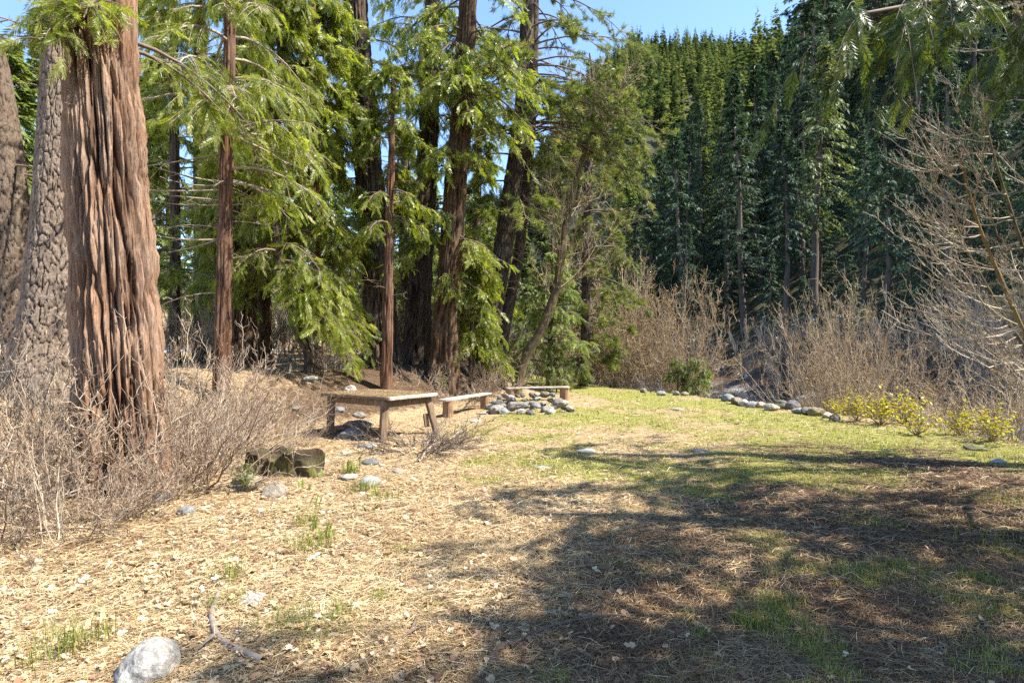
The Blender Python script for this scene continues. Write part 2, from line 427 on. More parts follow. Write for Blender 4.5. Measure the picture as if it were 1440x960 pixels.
def terrain(x, y):
    x = np.asarray(x, float); y = np.asarray(y, float)
    yb = mound_y(x)
    q = y - yb
    w = 1 - sstep(-2.2, 2.4, x + (y - 17) * 0.12)
    h = w * (1.05 * sstep(-0.3, 5.2, q) + 0.04 * np.clip(y - 17, 0, 24))
    rough = sstep(0.3, 2.5, q) * w
    h = h + fbm2(x * 0.9, y * 0.9, 3, 3) * (0.05 + 0.10 * rough) + fbm2(x * 3.5, y * 3.5, 9, 3) * (0.018 + 0.03 * rough)
    e = x - edge_x(y)
    drop = sstep(0.0, 6.0, e + fbm2(x * 0.5, y * 0.5, 21, 2) * 0.6) * 2.7
    h = h - drop + sstep(1, 5, e) * fbm2(x * 0.8, y * 0.8, 31, 4) * 0.45
    s = 0.9 * x + 0.43 * y - 39
    near = -2.7 + 0.75 * np.where(s > 0, s * s / (s + 6), 0)
    near = np.minimum(near, 150 + near * 0.1)
    t = x / np.maximum(y, 1)
    far = np.where(y > 95, 0.62 * (y - 95) * (0.25 + 0.75 * sstep(-0.12, 0.22, t)), 0)
    far = np.minimum(far, 330)
    hill = np.maximum(near, np.where((y > 95), far - 2.7, -2.7))
    amp = np.clip((hill + 2.7) * 0.12, 0, 7)
    hill = hill + fbm2(x * 0.03, y * 0.03, 41, 4) * amp * 2 + fbm2(x * 0.25, y * 0.25, 43, 3) * np.minimum(amp, 1.2)
    return np.where(hill > h, hill, h)

def gz(x, y):
    return float(terrain(np.array([x]), np.array([y]))[0])

def grass_mask(x, y):
    e = edge_x(y) - x
    band = np.exp(-((e - 1.6) / 2.2) ** 2) * sstep(7, 10, y) * 0.6
    mid = sstep(-3.2, 1.0, x + (y - 9) * 0.12) * sstep(4.5, 8, y) * 0.58
    near = 0.16 * sstep(-3.0, 0.5, x) + 0.10
    m = np.maximum(band + mid * 0.6, np.maximum(mid, near))
    m = m + 0.42 * fbm2(x * 0.55, y * 0.55, 51, 3) + 0.42 * fbm2(x * 1.9, y * 1.9, 55, 4) - .04
    q = y - mound_y(x)
    w = 1 - sstep(-2.2, 2.4, x + (y - 17) * 0.12)
    m = m * (1 - 0.9 * sstep(-0.5, 1.2, q) * w) * (1 - sstep(-0.3, 1.2, -e))
    m = m * (1 - 0.75 * sstep(-1.0, -4.5, x) * (y < 13))
    return np.clip(m, 0, 1)

def duff_shade_mask(x, y):
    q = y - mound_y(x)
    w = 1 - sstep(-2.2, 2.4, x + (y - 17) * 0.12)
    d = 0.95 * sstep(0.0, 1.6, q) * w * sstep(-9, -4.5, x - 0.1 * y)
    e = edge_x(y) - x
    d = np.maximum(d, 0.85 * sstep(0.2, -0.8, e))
    d = np.maximum(d, 0.85 * sstep(-1.2, 1.4, x - (y - 3.5) * 0.62) * (y < 10.5))  # tree shade over the foreground painted into the ground along its edge
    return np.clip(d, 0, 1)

def build_ground():
    fa = np.radians(np.concatenate([np.arange(-58, 58, 0.32), np.arange(58, 302, 3.0)]))
    nr = 430
    r = np.concatenate([[0.0], np.geomspace(0.5, 770, nr)])
    A, R = np.meshgrid(fa, r, indexing='ij')
    X = np.sin(A) * R; Y = np.cos(A) * R
    Z = terrain(X, Y)
    na, nrr = A.shape
    V = np.stack([X, Y, Z], -1).reshape(-1, 3)
    i, j = np.meshgrid(np.arange(na), np.arange(nrr - 1), indexing='ij')
    i2 = (i + 1) % na
    Q = np.stack([i * nrr + j, i * nrr + j + 1, i2 * nrr + j + 1, i2 * nrr + j], -1).reshape(-1, 4)
    x, y, z = V.T
    e = x - edge_x(y)
    s = 0.9 * x + 0.43 * y - 39
    cob = sstep(0.8, 3.0, e) * (1 - sstep(0, 5, s))
    duff_shade = duff_shade_mask(x, y); duff_shade = np.where(s > 0, 1, duff_shade)
    snow = 0.30 * sstep(-2, 4, s) * (1 - sstep(14, 40, s)) + np.where((y > 26) & (y < 31) & (x < -12), 0.9, 0) + np.where(np.hypot((x + 10.6) / 1.5, (y - 12.0) / 1.0) < 1, 0.55, 0)
    b = MB().add(V, Q)
    o = b.build('ground', MAT['ground'], None, True, {'grass': grass_mask(x, y) * (s < 0) * (y < 40), 'duff': duff_shade, 'cobble': cob, 'snow': snow, 'brush': sstep(6, 14, s)})
    tag(o, 'needle strewn forest clearing with patchy grass, rising to wooded slopes', 'ground', kind='structure')
build_ground()

# river
def build_river():
    yy = np.linspace(-40, 200, 90)
    x0 = edge_x(yy) + 2.0; x1 = (39 + 4 - 0.43 * yy) / 0.9 + 3
    x1 = np.maximum(x1, x0 + 6)
    k = 10
    f = np.linspace(0, 1, k)
    X = x0[:, None] * (1 - f) + x1[:, None] * f; Y = np.repeat(yy[:, None], k, 1)
    V = np.stack([X, Y, np.full_like(X, -2.35)], -1).reshape(-1, 3)
    i, j = np.meshgrid(np.arange(len(yy) - 1), np.arange(k - 1), indexing='ij')
    Q = np.stack([i * k + j, i * k + j + 1, (i + 1) * k + j + 1, (i + 1) * k + j], -1).reshape(-1, 4)
    tag(MB().add(V, Q).build('river', MAT['river']), 'shallow rocky river below the clearing', 'river', kind='structure')
build_river()

# ------------------------------------------------------------------ foliage templates
def rhomb(base, d, n, L, W):
    side = np.cross(n, d)
    return [base, base + d * L * 0.45 + side * W * 0.5, base + d * L, base + d * L * 0.45 - side * W * 0.5]

def frond(nl, wid, rng, spread=0.34, ang=38):
    V = []; 
    for k in range(nl):
        t = 0.08 + 0.86 * k / (nl - 1)
        sgn = 1 if k % 2 else -1
        base = np.array([t, 0, -0.22 * t * t])
        a = math.radians(ang + rng.uniform(-9, 9)) * sgn
        d = nrm(np.array([math.cos(a), math.sin(a), -0.25 * t - 0.1 + rng.uniform(-.18, .18)]))
        L = spread * (1.05 - 0.6 * t) * rng.uniform(.8, 1.2)
        n = nrm(np.array([rng.uniform(-.3, .3), rng.uniform(-.3, .3), 1]))
        V += rhomb(base, d, n, L, wid * rng.uniform(.8, 1.2))
    V += rhomb(np.array([0., 0, 0]), nrm(np.array([1, 0, -.2])), np.array([0, 0, 1.]), 1.05, wid * 0.45)
    V = np.array(V); Q = np.arange(len(V)).reshape(-1, 4)
    return V, Q

def tuft(nn, wid, rng):
    V = []
    for k in range(nn):
        th = rng.uniform(0, 2 * PI); ph = rng.uniform(0.25, 1.35)
        d = np.array([math.cos(ph), math.sin(ph) * math.cos(th), math.sin(ph) * math.sin(th)])
        n = nrm(np.cross(d, rng.normal(size=3)))
        V += rhomb(np.array([rng.uniform(-.35, .2), 0, 0]), d, n, rng.uniform(.7, 1.0), wid)
    V = np.array(V)
    return V, np.arange(len(V)).reshape(-1, 4)

_r = rg(5)
FROND = [frond(17, 0.075, _r) for _ in range(4)]
FROND_FINE = [frond(39, 0.034, _r, .32) for _ in range(4)]
TUFT = [tuft(26, 0.065, _r) for _ in range(3)]

def add_sprays(mb, temps, O, X, Z, S, rng, base=0.5, var=0.27):
    K = len(O); pick = rng.integers(0, len(temps), K)
    for k, (Vt, Q) in enumerate(temps):
        sel = pick == k
        n = int(sel.sum())
        if not n: continue
        nv = len(Vt)
        V = place(Vt, O[sel], X[sel], Z[sel], S[sel])
        a = np.clip(base + rng.normal(0, var, n)[:, None] + rng.normal(0, 0.10, (n, nv // 4)).repeat(4, axis=1), 0, 1)
        mb.add(V, rep(Q, n, nv), a=a.ravel())

def limb_curves(rng, B, az, L, rise, droop, n=7, wob=0.25):
    M = len(B); t = np.linspace(0, 1, n)[None, :]
    a = az[:, None] + rng.normal(0, wob, (M, 1)) * t + rng.normal(0, 0.05, (M, n)).cumsum(1) * 0.6
    dx = np.cos(a) * (L / (n - 1))[:, None]; dy = np.sin(a) * (L / (n - 1))[:, None]
    dx[:, 0] = 0; dy[:, 0] = 0
    z = L[:, None] * (np.asarray(rise)[..., None] * t - np.asarray(droop)[..., None] * t ** 2)
    P = np.stack([dx.cumsum(1), dy.cumsum(1), z], -1) + B[:, None, :]
    return P

def cedar_crown(rng, limbs, wood, leaf, n2=11, n3=5, size=0.34, temps=None, droop=0.5, base=0.5, start=0.25, l2=0.34, thin=1.0):
    """limbs (M,N,3): secondary branchlets and hanging flat sprays; fills wood and leaf builders"""
    temps = temps or FROND
    n2 = int(n2 * 1.35)
    M = len(limbs)
    Ll = np.linalg.norm(limbs[:, -1] - limbs[:, 0], axis=1)
    m = np.repeat(np.arange(M), n2)
    s = rng.uniform(start, 1.0, M * n2)
    O, T = along(limbs, m, s)
    flat = T.copy(); flat[:, 2] *= 0.3; flat = nrm(flat)
    side = nrm(np.cross(flat, np.array([0, 0, 1.0]))) * rng.choice([-1, 1], M * n2)[:, None]
    D = nrm(flat * rng.uniform(.35, 1.0, (M * n2, 1)) + side * rng.uniform(.2, 1.0, (M * n2, 1)) + np.array([0, 0, 1.0]) * rng.uniform(-.45, .25, (M * n2, 1)))
    L2 = Ll[m] * l2 * rng.uniform(.45, 1.15, M * n2) * (1.1 - 0.55 * s) + 0.15
    n = 5; t = np.linspace(0, 1, n)
    P2 = O[:, None, :] + D[:, None, :] * (L2[:, None] * t)[..., None]
    P2[..., 2] -= (L2[:, None] * droop * t ** 2) * rng.uniform(.5, 1.3, (len(L2), 1))
    V, Q = tubes(P2, np.linspace(0.008, 0.003, n)[None] * np.ones((len(L2), 1)) * thin, 3)
    wood.add(V, Q, a=0.4)
    m3 = np.repeat(np.arange(len(P2)), n3)
    s3 = rng.uniform(0.12, 1.0, len(m3))
    O3, T3 = along(P2, m3, s3)
    sd = nrm(np.cross(T3, np.array([0, 0, 1.0]))) * rng.choice([-1, 1], len(m3))[:, None]
    X = nrm(T3 * rng.uniform(.4, 1, (len(m3), 1)) + sd * rng.uniform(0, .9, (len(m3), 1)) + np.array([0, 0, -1.0]) * rng.uniform(0, 0.9, (len(m3), 1)) * droop * 1.6)
    Z = nrm(np.array([0, 0, .7]) + rng.normal(0, 0.8, (len(m3), 3)))
    add_sprays(leaf, temps, O3, X, Z, size * rng.uniform(.6, 1.25, len(m3)), rng, base)

def pine_crown(rng, limbs, wood, leaf, n2=8, n3=5, size=0.2, base=0.5, start=0.35, up=0.25):
    M = len(limbs); Ll = np.linalg.norm(limbs[:, -1] - limbs[:, 0], axis=1)
    m = np.repeat(np.arange(M), n2); s = rng.uniform(start, 1.0, M * n2) ** 0.8
    O, T = along(limbs, m, s)
    side = nrm(np.cross(T, np.array([0, 0, 1.0]))) * rng.choice([-1, 1], M * n2)[:, None]
    D = nrm(T * rng.uniform(.5, 1.0, (M * n2, 1)) + side * rng.uniform(.3, 1.0, (M * n2, 1)) + np.array([0, 0, 1.0]) * rng.uniform(-.5, .3, (M * n2, 1)))
    L2 = Ll[m] * 0.28 * rng.uniform(.5, 1.2, M * n2) * (1.2 - 0.6 * s) + 0.15
    n = 5; t = np.linspace(0, 1, n)
    P2 = O[:, None, :] + D[:, None, :] * (L2[:, None] * t)[..., None]
    P2[..., 2] += L2[:, None] * up * t ** 2 - L2[:, None] * 0.3 * t
    V, Q = tubes(P2, np.linspace(0.014, 0.007, n)[None] * np.ones((len(L2), 1)), 3); wood.add(V, Q, a=0.5)
    m3 = np.repeat(np.arange(len(P2)), n3); s3 = 1 - rng.uniform(0, 1, len(m3)) ** 1.5 * 0.8
    O3, T3 = along(P2, m3, s3)
    X = nrm(T3 + rng.normal(0, .45, T3.shape) + np.array([0, 0, .25]))
    Z = nrm(rng.normal(size=X.shape))
    add_sprays(leaf, TUFT, O3, X, Z, size * rng.uniform(.7, 1.2, len(m3)), rng, base)

# ------------------------------------------------------------------ trunks
def trunk_mesh(mb, path, radii, nth, spacing, kind, seed, flare=0.25, fine_to=None):
    """path (k,3) control points, radii (k,)"""
    path = np.asarray(path, float); radii = np.asarray(radii, float)
    dense = spline(path, 400); rr = np.interp(np.linspace(0, 1, 400), np.linspace(0, 1, len(radii)), radii)
    seg = np.r_[0, np.cumsum(np.linalg.norm(np.diff(dense, axis=0), axis=1))]
    tot = seg[-1]
    if fine_to and fine_to < tot:
        v = np.r_[np.arange(0, fine_to, spacing), np.linspace(fine_to, tot, max(4, int((tot - fine_to) / 0.25)))]
    else:
        v = np.linspace(0, tot, max(6, int(tot / spacing)))
    C = np.stack([np.interp(v, seg, dense[:, i]) for i in range(3)], -1)
    Rr = np.interp(v, seg, rr)
    T = nrm(np.gradient(C, axis=0))
    U = nrm(np.cross(T, np.array([0., 1, 0]))); W = np.cross(T, U)
    th = np.arange(nth) / nth * 2 * PI
    TH, VV = np.meshgrid(th, v, indexing='xy')
    RR = np.repeat(Rr[:, None], nth, 1)
    R0 = max(radii[0], 0.05)
    cx, cy = np.cos(TH), np.sin(TH)
    lob = 1 + flare * np.exp(-VV / (R0 * 2.2)) * (1 + 0.35 * np.cos(TH * 5 + seed) + 0.25 * np.cos(TH * 3 + 2 * seed))
    if kind == 'cedar':
        n = max(7, int(round(2 * PI * R0 / 0.085)))
        a = TH / (2 * PI) * n + 0.32 * fbm2(VV * 0.8 + 3, cx * 1.5 + cy * 2, seed, 3) + 0.25 * np.sin(VV * 0.5 + seed)
        f1, f2, cid = vor(a, VV / 1.25 + 0.3 * vn2(cx * 6, cy * 6, seed), n, seed)
        r = sstep(0.01, 0.34, f2 - f1) ** 0.8
        n2 = n * 3
        g1, g2, gid = vor(TH / (2 * PI) * n2 + 0.8 * fbm2(VV * 1.3, cx * 3 + cy * 2, seed + 7, 2), VV / 0.5, n2, seed + 5)
        r2 = sstep(0.0, 0.5, g2 - g1)
        dep = min(0.075, 0.15 * R0)
        big = fbm2(TH * 0 + cx * 2.1 + 9, cy * 2.1 + VV * 0.15, seed + 3, 3)
        ph = 0.25 * fbm2(VV * 0.9 + 5, cx + cy, seed + 21, 2)
        fib = 1 - np.abs(vn2((TH / (2 * PI) + ph * .05) * n * 1.7, VV * .8, seed + 22)) * 1.6
        fib2 = 1 - np.abs(vn2((TH / (2 * PI) + ph * .05) * n * 4.3, VV * 1.5, seed + 23)) * 1.6
        fib3 = 1 - np.abs(vn2((TH / (2 * PI) + ph * .05) * n * 9.1, VV * 2.6, seed + 24)) * 1.6
        flake = sstep(.1, .25, vn2((TH / (2 * PI)) * n * 2.2, VV * 1.7, seed + 25)) * .35
        disp = dep * (0.55 * fib + 0.42 * fib2 + 0.26 * fib3 + flake - 0.5) + 0.95 * dep * (r * (0.75 + 0.5 * cid) - 0.7) + dep * 0.30 * (r2 * (0.5 + gid) - 0.5) + dep * 0.9 * big + 0.12 * dep * fbm2(TH * 50, VV * 14, seed + 12, 2)
        a_ = sstep(.08, .92, 0.42 * r * (0.65 + 0.6 * cid) + 0.42 * np.clip(fib, 0, 1) + 0.22 * np.clip(fib2, 0, 1) * gid + flake * .7 + 0.12 * fbm2(TH * 9, VV * .7, seed + 31, 3))
    elif kind == 'plate':
        n = max(8, int(round(2 * PI * R0 / 0.115)))
        a = TH / (2 * PI) * n + 0.75 * fbm2(VV * 2.2, cx * 3 + cy * 3, seed, 4)
        f1, f2, cid = vor(a, VV / 0.30 + 0.45 * fbm2(cx * 5, cy * 5 + VV * 2, seed + 1, 3), n, seed)
        r = sstep(0.02, 0.13, f2 - f1 + 0.05 * fbm2(TH * 30, VV * 18, seed + 6, 2))
        e1, e2, eid = vor(TH / (2 * PI) * n * 2 + 0.8 * fbm2(VV * 3.1, cx * 4 + cy * 2, seed + 15, 3), VV / 0.13 + .5 * fbm2(cx * 6, VV * 3, seed + 16, 2), n * 2, seed + 17)
        r = r * (0.62 + 0.38 * sstep(0.0, 0.10, e2 - e1)) * (1 - .25 * (eid > .8))
        dep = 0.045 * min(1, R0 / 0.4)
        disp = dep * (r * (0.8 + 0.4 * cid) - 0.6) + 0.014 * fbm2(TH * 30, VV * 22, seed + 4, 3) + 0.05 * R0 * fbm2(cx * 2, cy * 2 + VV * .3, seed + 9, 2)
        a_ = np.clip(r * (0.8 + 0.35 * cid), 0, 1)
    else:
        n = max(6, int(round(2 * PI * R0 / 0.1)))
        a = TH / (2 * PI) * n + 0.5 * fbm2(VV * 1.2, cx * 2 + cy * 3, seed, 3)
        f1, f2, cid = vor(a, VV / 0.4, n, seed)
        r = sstep(0.02, 0.35, f2 - f1)
        dep = 0.10 * R0
        disp = dep * (r * (0.7 + 0.6 * cid) - 0.6) + dep * 0.8 * fbm2(cx * 2, cy * 2 + VV * .5, seed + 2, 3)
        a_ = np.clip(r * (0.55 + 0.6 * cid), 0, 1)
    rad = RR * lob + disp * np.clip(RR / R0, 0.15, 1)
    V = C[:, None, :] + rad[..., None] * (U[:, None, :] * cx[..., None] + W[:, None, :] * cy[..., None])
    nv = len(v)
    i, j = np.meshgrid(np.arange(nv - 1), np.arange(nth), indexing='ij')
    Q = np.stack([i * nth + j, i * nth + (j + 1) % nth, (i + 1) * nth + (j + 1) % nth, (i + 1) * nth + j], -1).reshape(-1, 4)
    mb.add(V.reshape(-1, 3), Q, a=a_.ravel())
    return dense, seg, rr

def trunk_at(tr, h):
    """point and radius on a trunk at world height h"""
    d, seg, rr = tr
    h = np.asarray(h, float)
    o = np.argsort(d[:, 2])
    return np.stack([np.interp(h, d[o, 2], d[o, 0]), np.interp(h, d[o, 2], d[o, 1]), h], -1), np.interp(h, d[o, 2], rr[o])

def px_path(pts, d, w, H, base_z=None):
    """control points from picture points (px,py) at depth d, continued up to height H; w = widths in px (bottom..top)"""
    if d is None:                                    # pts are world x, y, z and w metres
        P = [np.array(p, float) for p in pts]; d = F
    else:
        P = [at(px, py, d) for px, py in pts]        # bottom first
    g = gz(P[0][0], P[0][1])
    b = P[0].copy(); b[2] = g - 0.25
    if P[0][2] < g + 0.3: P = P[1:]
    P = [b] + P
    R = list(np.interp(np.linspace(0, 1, len(P)), np.linspace(0, 1, len(w)), np.array(w) / 2 / F * d))
    top = P[-1]
    if H > top[2] + 0.5:
        dirn = nrm(P[-1] - P[-2]); k = 3; z0 = top[2]; rl = R[-1]
        for i in range(1, k + 1):
            f = i / k
            q = top + dirn * np.array([0.5, 0.5, 0]) * (H - z0) * f; q[2] = z0 + (H - z0) * f
            P.append(q); R.append(rl * (1 - f) + 0.025)
    return np.array(P), np.array(R), g

def near_tree(name, label, d, pts, w, H, kind, bark, seed, nth=40, spacing=0.07, fine_to=None, flare=0.25, group=None, cat='tree',
              crown=None, dead=None, leafmat='cedar_leaf', limbmat='limb'):
    """crown = list of dicts describing limb sets; dead = bare limbs"""
    rng = rg(seed)
    P, R, g = px_path(pts, d, w, H)
    base = P[0].copy(); base[2] = g
    root = thing(name, label, cat, base, group)
    tb = MB(); tr = trunk_mesh(tb, P - base, R, nth, spacing, kind, seed, flare, fine_to)
    tb.build('trunk', MAT[bark], root, True)
    split = lambda cs: [d for c in cs or [] for d in ([dict(c, n=1)] * c['n'] if c['n'] <= 8 else [c])]
    for c in split(crown):
        wood = MB(); leaf = MB()
        M = c['n']
        h = np.sort(rng.uniform(c['z'][0], c['z'][1], M)) - g
        B, br = trunk_at(tr, h)
        if 'az' in c: az = np.radians(rng.uniform(c['az'][0], c['az'][1], M))
        else: az = rng.uniform(0, 2 * PI, M)
        f = (h - h.min()) / max(1e-3, h.max() - h.min())
        L = (c['L'][0] * (1 - f) + c['L'][1] * f) * rng.uniform(.65, 1.2, M)
        lim = limb_curves(rng, B, az, L, rng.uniform(*c.get('rise', (0.1, 0.4)), M), rng.uniform(*c.get('droop', (0.3, 0.7)), M))
        r0 = np.clip(br * 0.4, 0.01, c.get('r', 0.035))
        V, Q = tubes(lim, r0[:, None] * np.linspace(1, 0.2, 7)[None], 5); wood.add(V, Q, a=0.3 + 0.3 * rng.random())
        kw = {k: c[k] for k in ('n2', 'n3', 'size', 'base', 'start') if k in c}
        if c.get('type') == 'pine': pine_crown(rng, lim, wood, leaf, **kw)
        elif c.get('type') == 'bare':
            pass
        else:
            kw.update({k: c[k] for k in ('temps', 'l2') if k in c})
            cedar_crown(rng, lim, wood, leaf, droop=c.get('sdroop', 0.55), **kw)
        wood.build('branch' if M == 1 else 'branches', MAT[limbmat], root, True)
        if leaf.n: leaf.build('crown', MAT[c.get('mat', leafmat)], root)
    for c in split(dead):
        wood = MB()
        M = c['n']
        h = rng.uniform(c['z'][0], c['z'][1], M) - g
        B, br = trunk_at(tr, h)
        az = np.radians(rng.uniform(*c.get('az', (0, 360)), M))
        L = rng.uniform(*c['L'], M)
        lim = limb_curves(rng, B, az, L, rng.uniform(*c.get('rise', (-.1, .3)), M), rng.uniform(*c.get('droop', (0, .4)), M), wob=0.5)
        V, Q = tubes(lim, np.clip(br * .3, .006, c.get('r', .018))[:, None] * np.linspace(1, .25, 7)[None], 4); wood.add(V, Q, a=rng.random(len(V)))
        k = c.get('tw', 4)
        m = np.repeat(np.arange(M), k); s = rng.uniform(.3, 1, M * k)
        O, T = along(lim, m, s); D = perp_dirs(rng, T, rng.uniform(.4, 1.0, M * k)); L2 = L[m] * rng.uniform(.1, .35, M * k)
        P2 = O[:, None] + D[:, None] * (L2[:, None] * np.linspace(0, 1, 4))[..., None] + rng.normal(0, .02, (M * k, 4, 3)).cumsum(1)
        V, Q = tubes(P2, np.linspace(.006, .002, 4)[None] * np.ones((M * k, 1)), 3); wood.add(V, Q, a=rng.random(len(V)))
        wood.build('dead_branch' if M == 1 else 'dead_branches', MAT[limbmat], root, True)
    return root

# ================================================================== TREES NEAR THE CLEARING
near_tree('cedar_tree', 'massive cedar with furrowed red-brown bark rising out of the bare thicket', 6.4,
          [(176, 690), (171, 560), (160, 400), (148, 200), (138, 0)], [96, 95, 92, 84, 78], 24, 'cedar', 'cedar_bark', 11, 400, 0.015, 5.9, 0.22,
          crown=[dict(n=22, z=(8.2, 20), az=(-170, 10), L=(2.4, 1.4), n2=12, n3=5, droop=(.5, 1.0)),
                 dict(n=3, z=(5.15, 5.6), az=(-95, -40), L=(.75, .75), n2=12, n3=5, rise=(-.25, -.1), droop=(.5, .6), size=.26, temps=FROND_FINE, start=.3, base=.62),
                 dict(n=2, z=(4.9, 5.5), az=(20, 60), L=(1.5, 1.5), n2=8, n3=4, size=.26, temps=FROND_FINE, start=.4)],
          dead=[dict(n=4, z=(4.0, 5.2), L=(.25, .5), r=.02, tw=2, az=(-150, 0))])
near_tree('pine_tree', 'tall pine with pale jigsaw plated bark standing behind the massive cedar', 9.5,
          [(66, 530), (76, 440), (83, 320), (89, 180), (93, 0)], [98, 82, 65, 57, 52], 27, 'plate', 'pine_bark', 23, 220, 0.022, 7.5, 0.2,
          crown=[dict(n=18, z=(14.5, 25), L=(3.0, 1.6), type='pine')], leafmat='pine_leaf',
          dead=[dict(n=4, z=(5.2, 7), L=(.6, 1.6), r=.02, tw=3, az=(100, 240))])
near_tree('pine_tree', 'leaning pine with shadow banded brown bark at the left edge', 10.5,
          [(22, 480), (18, 360), (8, 230), (-12, 100), (-34, 0)], [50, 45, 43, 40, 36], 19, 'plate', 'tan_bark', 29, 90, 0.04, 8.5, 0.15,
          crown=[dict(n=12, z=(12.5, 17.5), L=(2.2, 1.4), type='pine')], leafmat='pine_leaf',
          dead=[dict(n=7, z=(4.5, 7.6), L=(.8, 2.2), r=.022, tw=5, az=(-60, 70))])
near_tree('young_cedar_tree', 'slender young cedar with straight reddish trunk and dead side limbs beside the massive cedar', 11.0,
          [(311, 570), (313, 480), (317, 300), (322, 110)], [22, 20, 17, 15], 12.5, 'cedar', 'red_bark', 37, 64, 0.05, 8, 0.2,
          crown=[dict(n=42, z=(6.0, 12.2), L=(1.9, 0.7), n2=12, n3=5, temps=FROND_FINE, size=.3, droop=(.5, .9), base=.58),
                 dict(n=7, z=(4.6, 6.0), az=(-50, 60), L=(1.6, 1.6), n2=10, n3=4, size=.28, start=.35)],
          dead=[dict(n=9, z=(3.3, 5.8), L=(1.0, 2.1), r=.02, tw=4, az=(150, 215), rise=(-.25, .05), droop=(-.4, .1)),
                dict(n=10, z=(2.6, 5), L=(.5, 1.3), r=.012, tw=4)], limbmat='pale_limb')
near_tree('cedar_tree', 'thick shaded red-barked cedar just behind the slender young cedar', 16.0,
          [(338, 500), (341, 380), (343, 170)], [42, 36, 30], 17, 'cedar', 'brown_bark', 41, 90, 0.06, 9, 0.25,
          crown=[dict(n=30, z=(6.8, 14), L=(2.4, 1.0), n2=11, n3=5, droop=(.5, .9))],
          dead=[dict(n=14, z=(3, 7.5), L=(.8, 2.0), r=.015, tw=5)])
near_tree('fir_tree', 'dark narrow trunk seen between the massive cedar and the young cedar', 20,
          [(287, 500), (287, 380), (283, 150)], [27, 25, 20], 18, 'fissure', 'dark_bark', 43, 40, 0.1, 9, 0.2,
          crown=[dict(n=46, z=(6.5, 17.5), L=(2.2, .8), n2=9, n3=4, size=.36)], leafmat='cedar_leaf_deep')
near_tree('young_cedar_tree', 'bushy bright green young cedar with a crooked dark trunk behind the table', 14.0,
          [(434, 497), (418, 462), (402, 410), (388, 330), (384, 250), (392, 120)], [15, 13, 12, 11, 10, 8], 10.8, 'fissure', 'dark_bark', 47, 32, 0.06, None, 0.25,
          crown=[dict(n=64, z=(3.3, 10.5), L=(1.9, .8), n2=12, n3=7, temps=FROND_FINE, size=.31, droop=(.5, 1.0), base=.62, start=.2),
                 dict(n=16, z=(2.2, 3.6), az=(-80, 30), L=(1.7, 1.9), n2=11, n3=5, temps=FROND_FINE, size=.34, droop=(.6, 1.0), base=.62, start=.25)])
near_tree('young_cedar_tree', 'tall bright cedar crown filling the gap left of the dark forked trunk', 15.0,
          [(448, 500), (444, 350), (440, 120)], [12, 11, 9], 14.0, 'cedar', 'red_bark', 53, 28, 0.08, None, 0.2,
          crown=[dict(n=60, z=(4.4, 12.6), L=(1.75, .8), n2=12, n3=5, size=.38, droop=(.5, 1.0), base=.6)])
near_tree('cedar_tree', 'dark broad trunk on the mound with a heavy limb arching to the side', 17.0,
          [(540, 508), (534, 420), (526, 330), (516, 200), (505, 90), (500, 0)], [44, 40, 37, 36, 34, 30], 20, 'cedar', 'dark_bark', 59, 100, 0.05, 12, 0.25,
          crown=[dict(n=16, z=(8.8, 18.5), L=(2.6, 1.2), n2=10, n3=5, droop=(.4, .9)),
                 dict(n=9, z=(4.2, 10.0), az=(190, 340), L=(1.1, 1.7), n2=10, n3=5, size=.34, base=.6),
                 dict(n=2, z=(9.2, 9.6), az=(-12, 2), L=(4.6, 4.6), n2=14, n3=5, rise=(.42, .5), droop=(.8, .95), start=.3, r=.07)],
          dead=[dict(n=8, z=(3, 8), L=(.5, 1.4), r=.016)])
near_tree('young_cedar_tree', 'thin sunlit orange-brown trunk right behind the table top', 14.2,
          [(543, 547), (545, 440), (547, 320), (550, 230), (552, 150)], [16, 14, 11, 9, 5], 8.6, 'cedar', 'red_bark', 61, 40, 0.05, None, 0.15,
          crown=[dict(n=26, z=(4.6, 8.5), L=(1.0, .4), n2=9, n3=5, size=.28)],
          dead=[dict(n=12, z=(2.2, 6.5), L=(.4, 1.1), r=.01)])
near_tree('cedar_tree', 'straight brown trunk in the middle of the grove on the mound', 19.0,
          [(584, 503), (590, 400), (597, 300), (603, 180), (607, 60)], [36, 30, 27, 25, 22], 19, 'cedar', 'dark_bark', 67, 80, 0.06, 12, 0.25,
          crown=[dict(n=18, z=(9.6, 17.5), L=(2.2, 1.0), n2=11, n3=5, droop=(.4, .9)),
                 dict(n=8, z=(7.4, 11), az=(190, 350), L=(1.5, 1.9), n2=11, n3=5, base=.6)],
          dead=[dict(n=14, z=(3, 8), L=(.5, 1.6), r=.014)])
near_tree('cedar_tree', 'golden brown cedar with drooping green sprays nearest the fire ring bench', 16.5,
          [(623, 528), (626, 460), (632, 380), (641, 260), (652, 120), (658, 0)], [38, 32, 30, 28, 25, 22], 19, 'cedar', 'brown_bark', 71, 90, 0.05, 11, 0.25,
          crown=[dict(n=16, z=(9.0, 17.5), L=(2.4, 1.1), n2=11, n3=5, droop=(.4, .9)),
                 dict(n=22, z=(4.6, 10.5), az=(190, 370), L=(1.6, 2.0), n2=11, n3=5, droop=(.5, 1.0), base=.6),
                 dict(n=14, z=(7, 12), L=(2.6, 2.2), n2=11, n3=5, droop=(.4, .9)),
                 dict(n=6, z=(3.6, 5), az=(-90, 30), L=(1.2, 1.2), n2=9, n3=5, droop=(.7, 1.1), base=.6)],
          dead=[dict(n=8, z=(2.5, 6), L=(.4, 1.2), r=.014)])
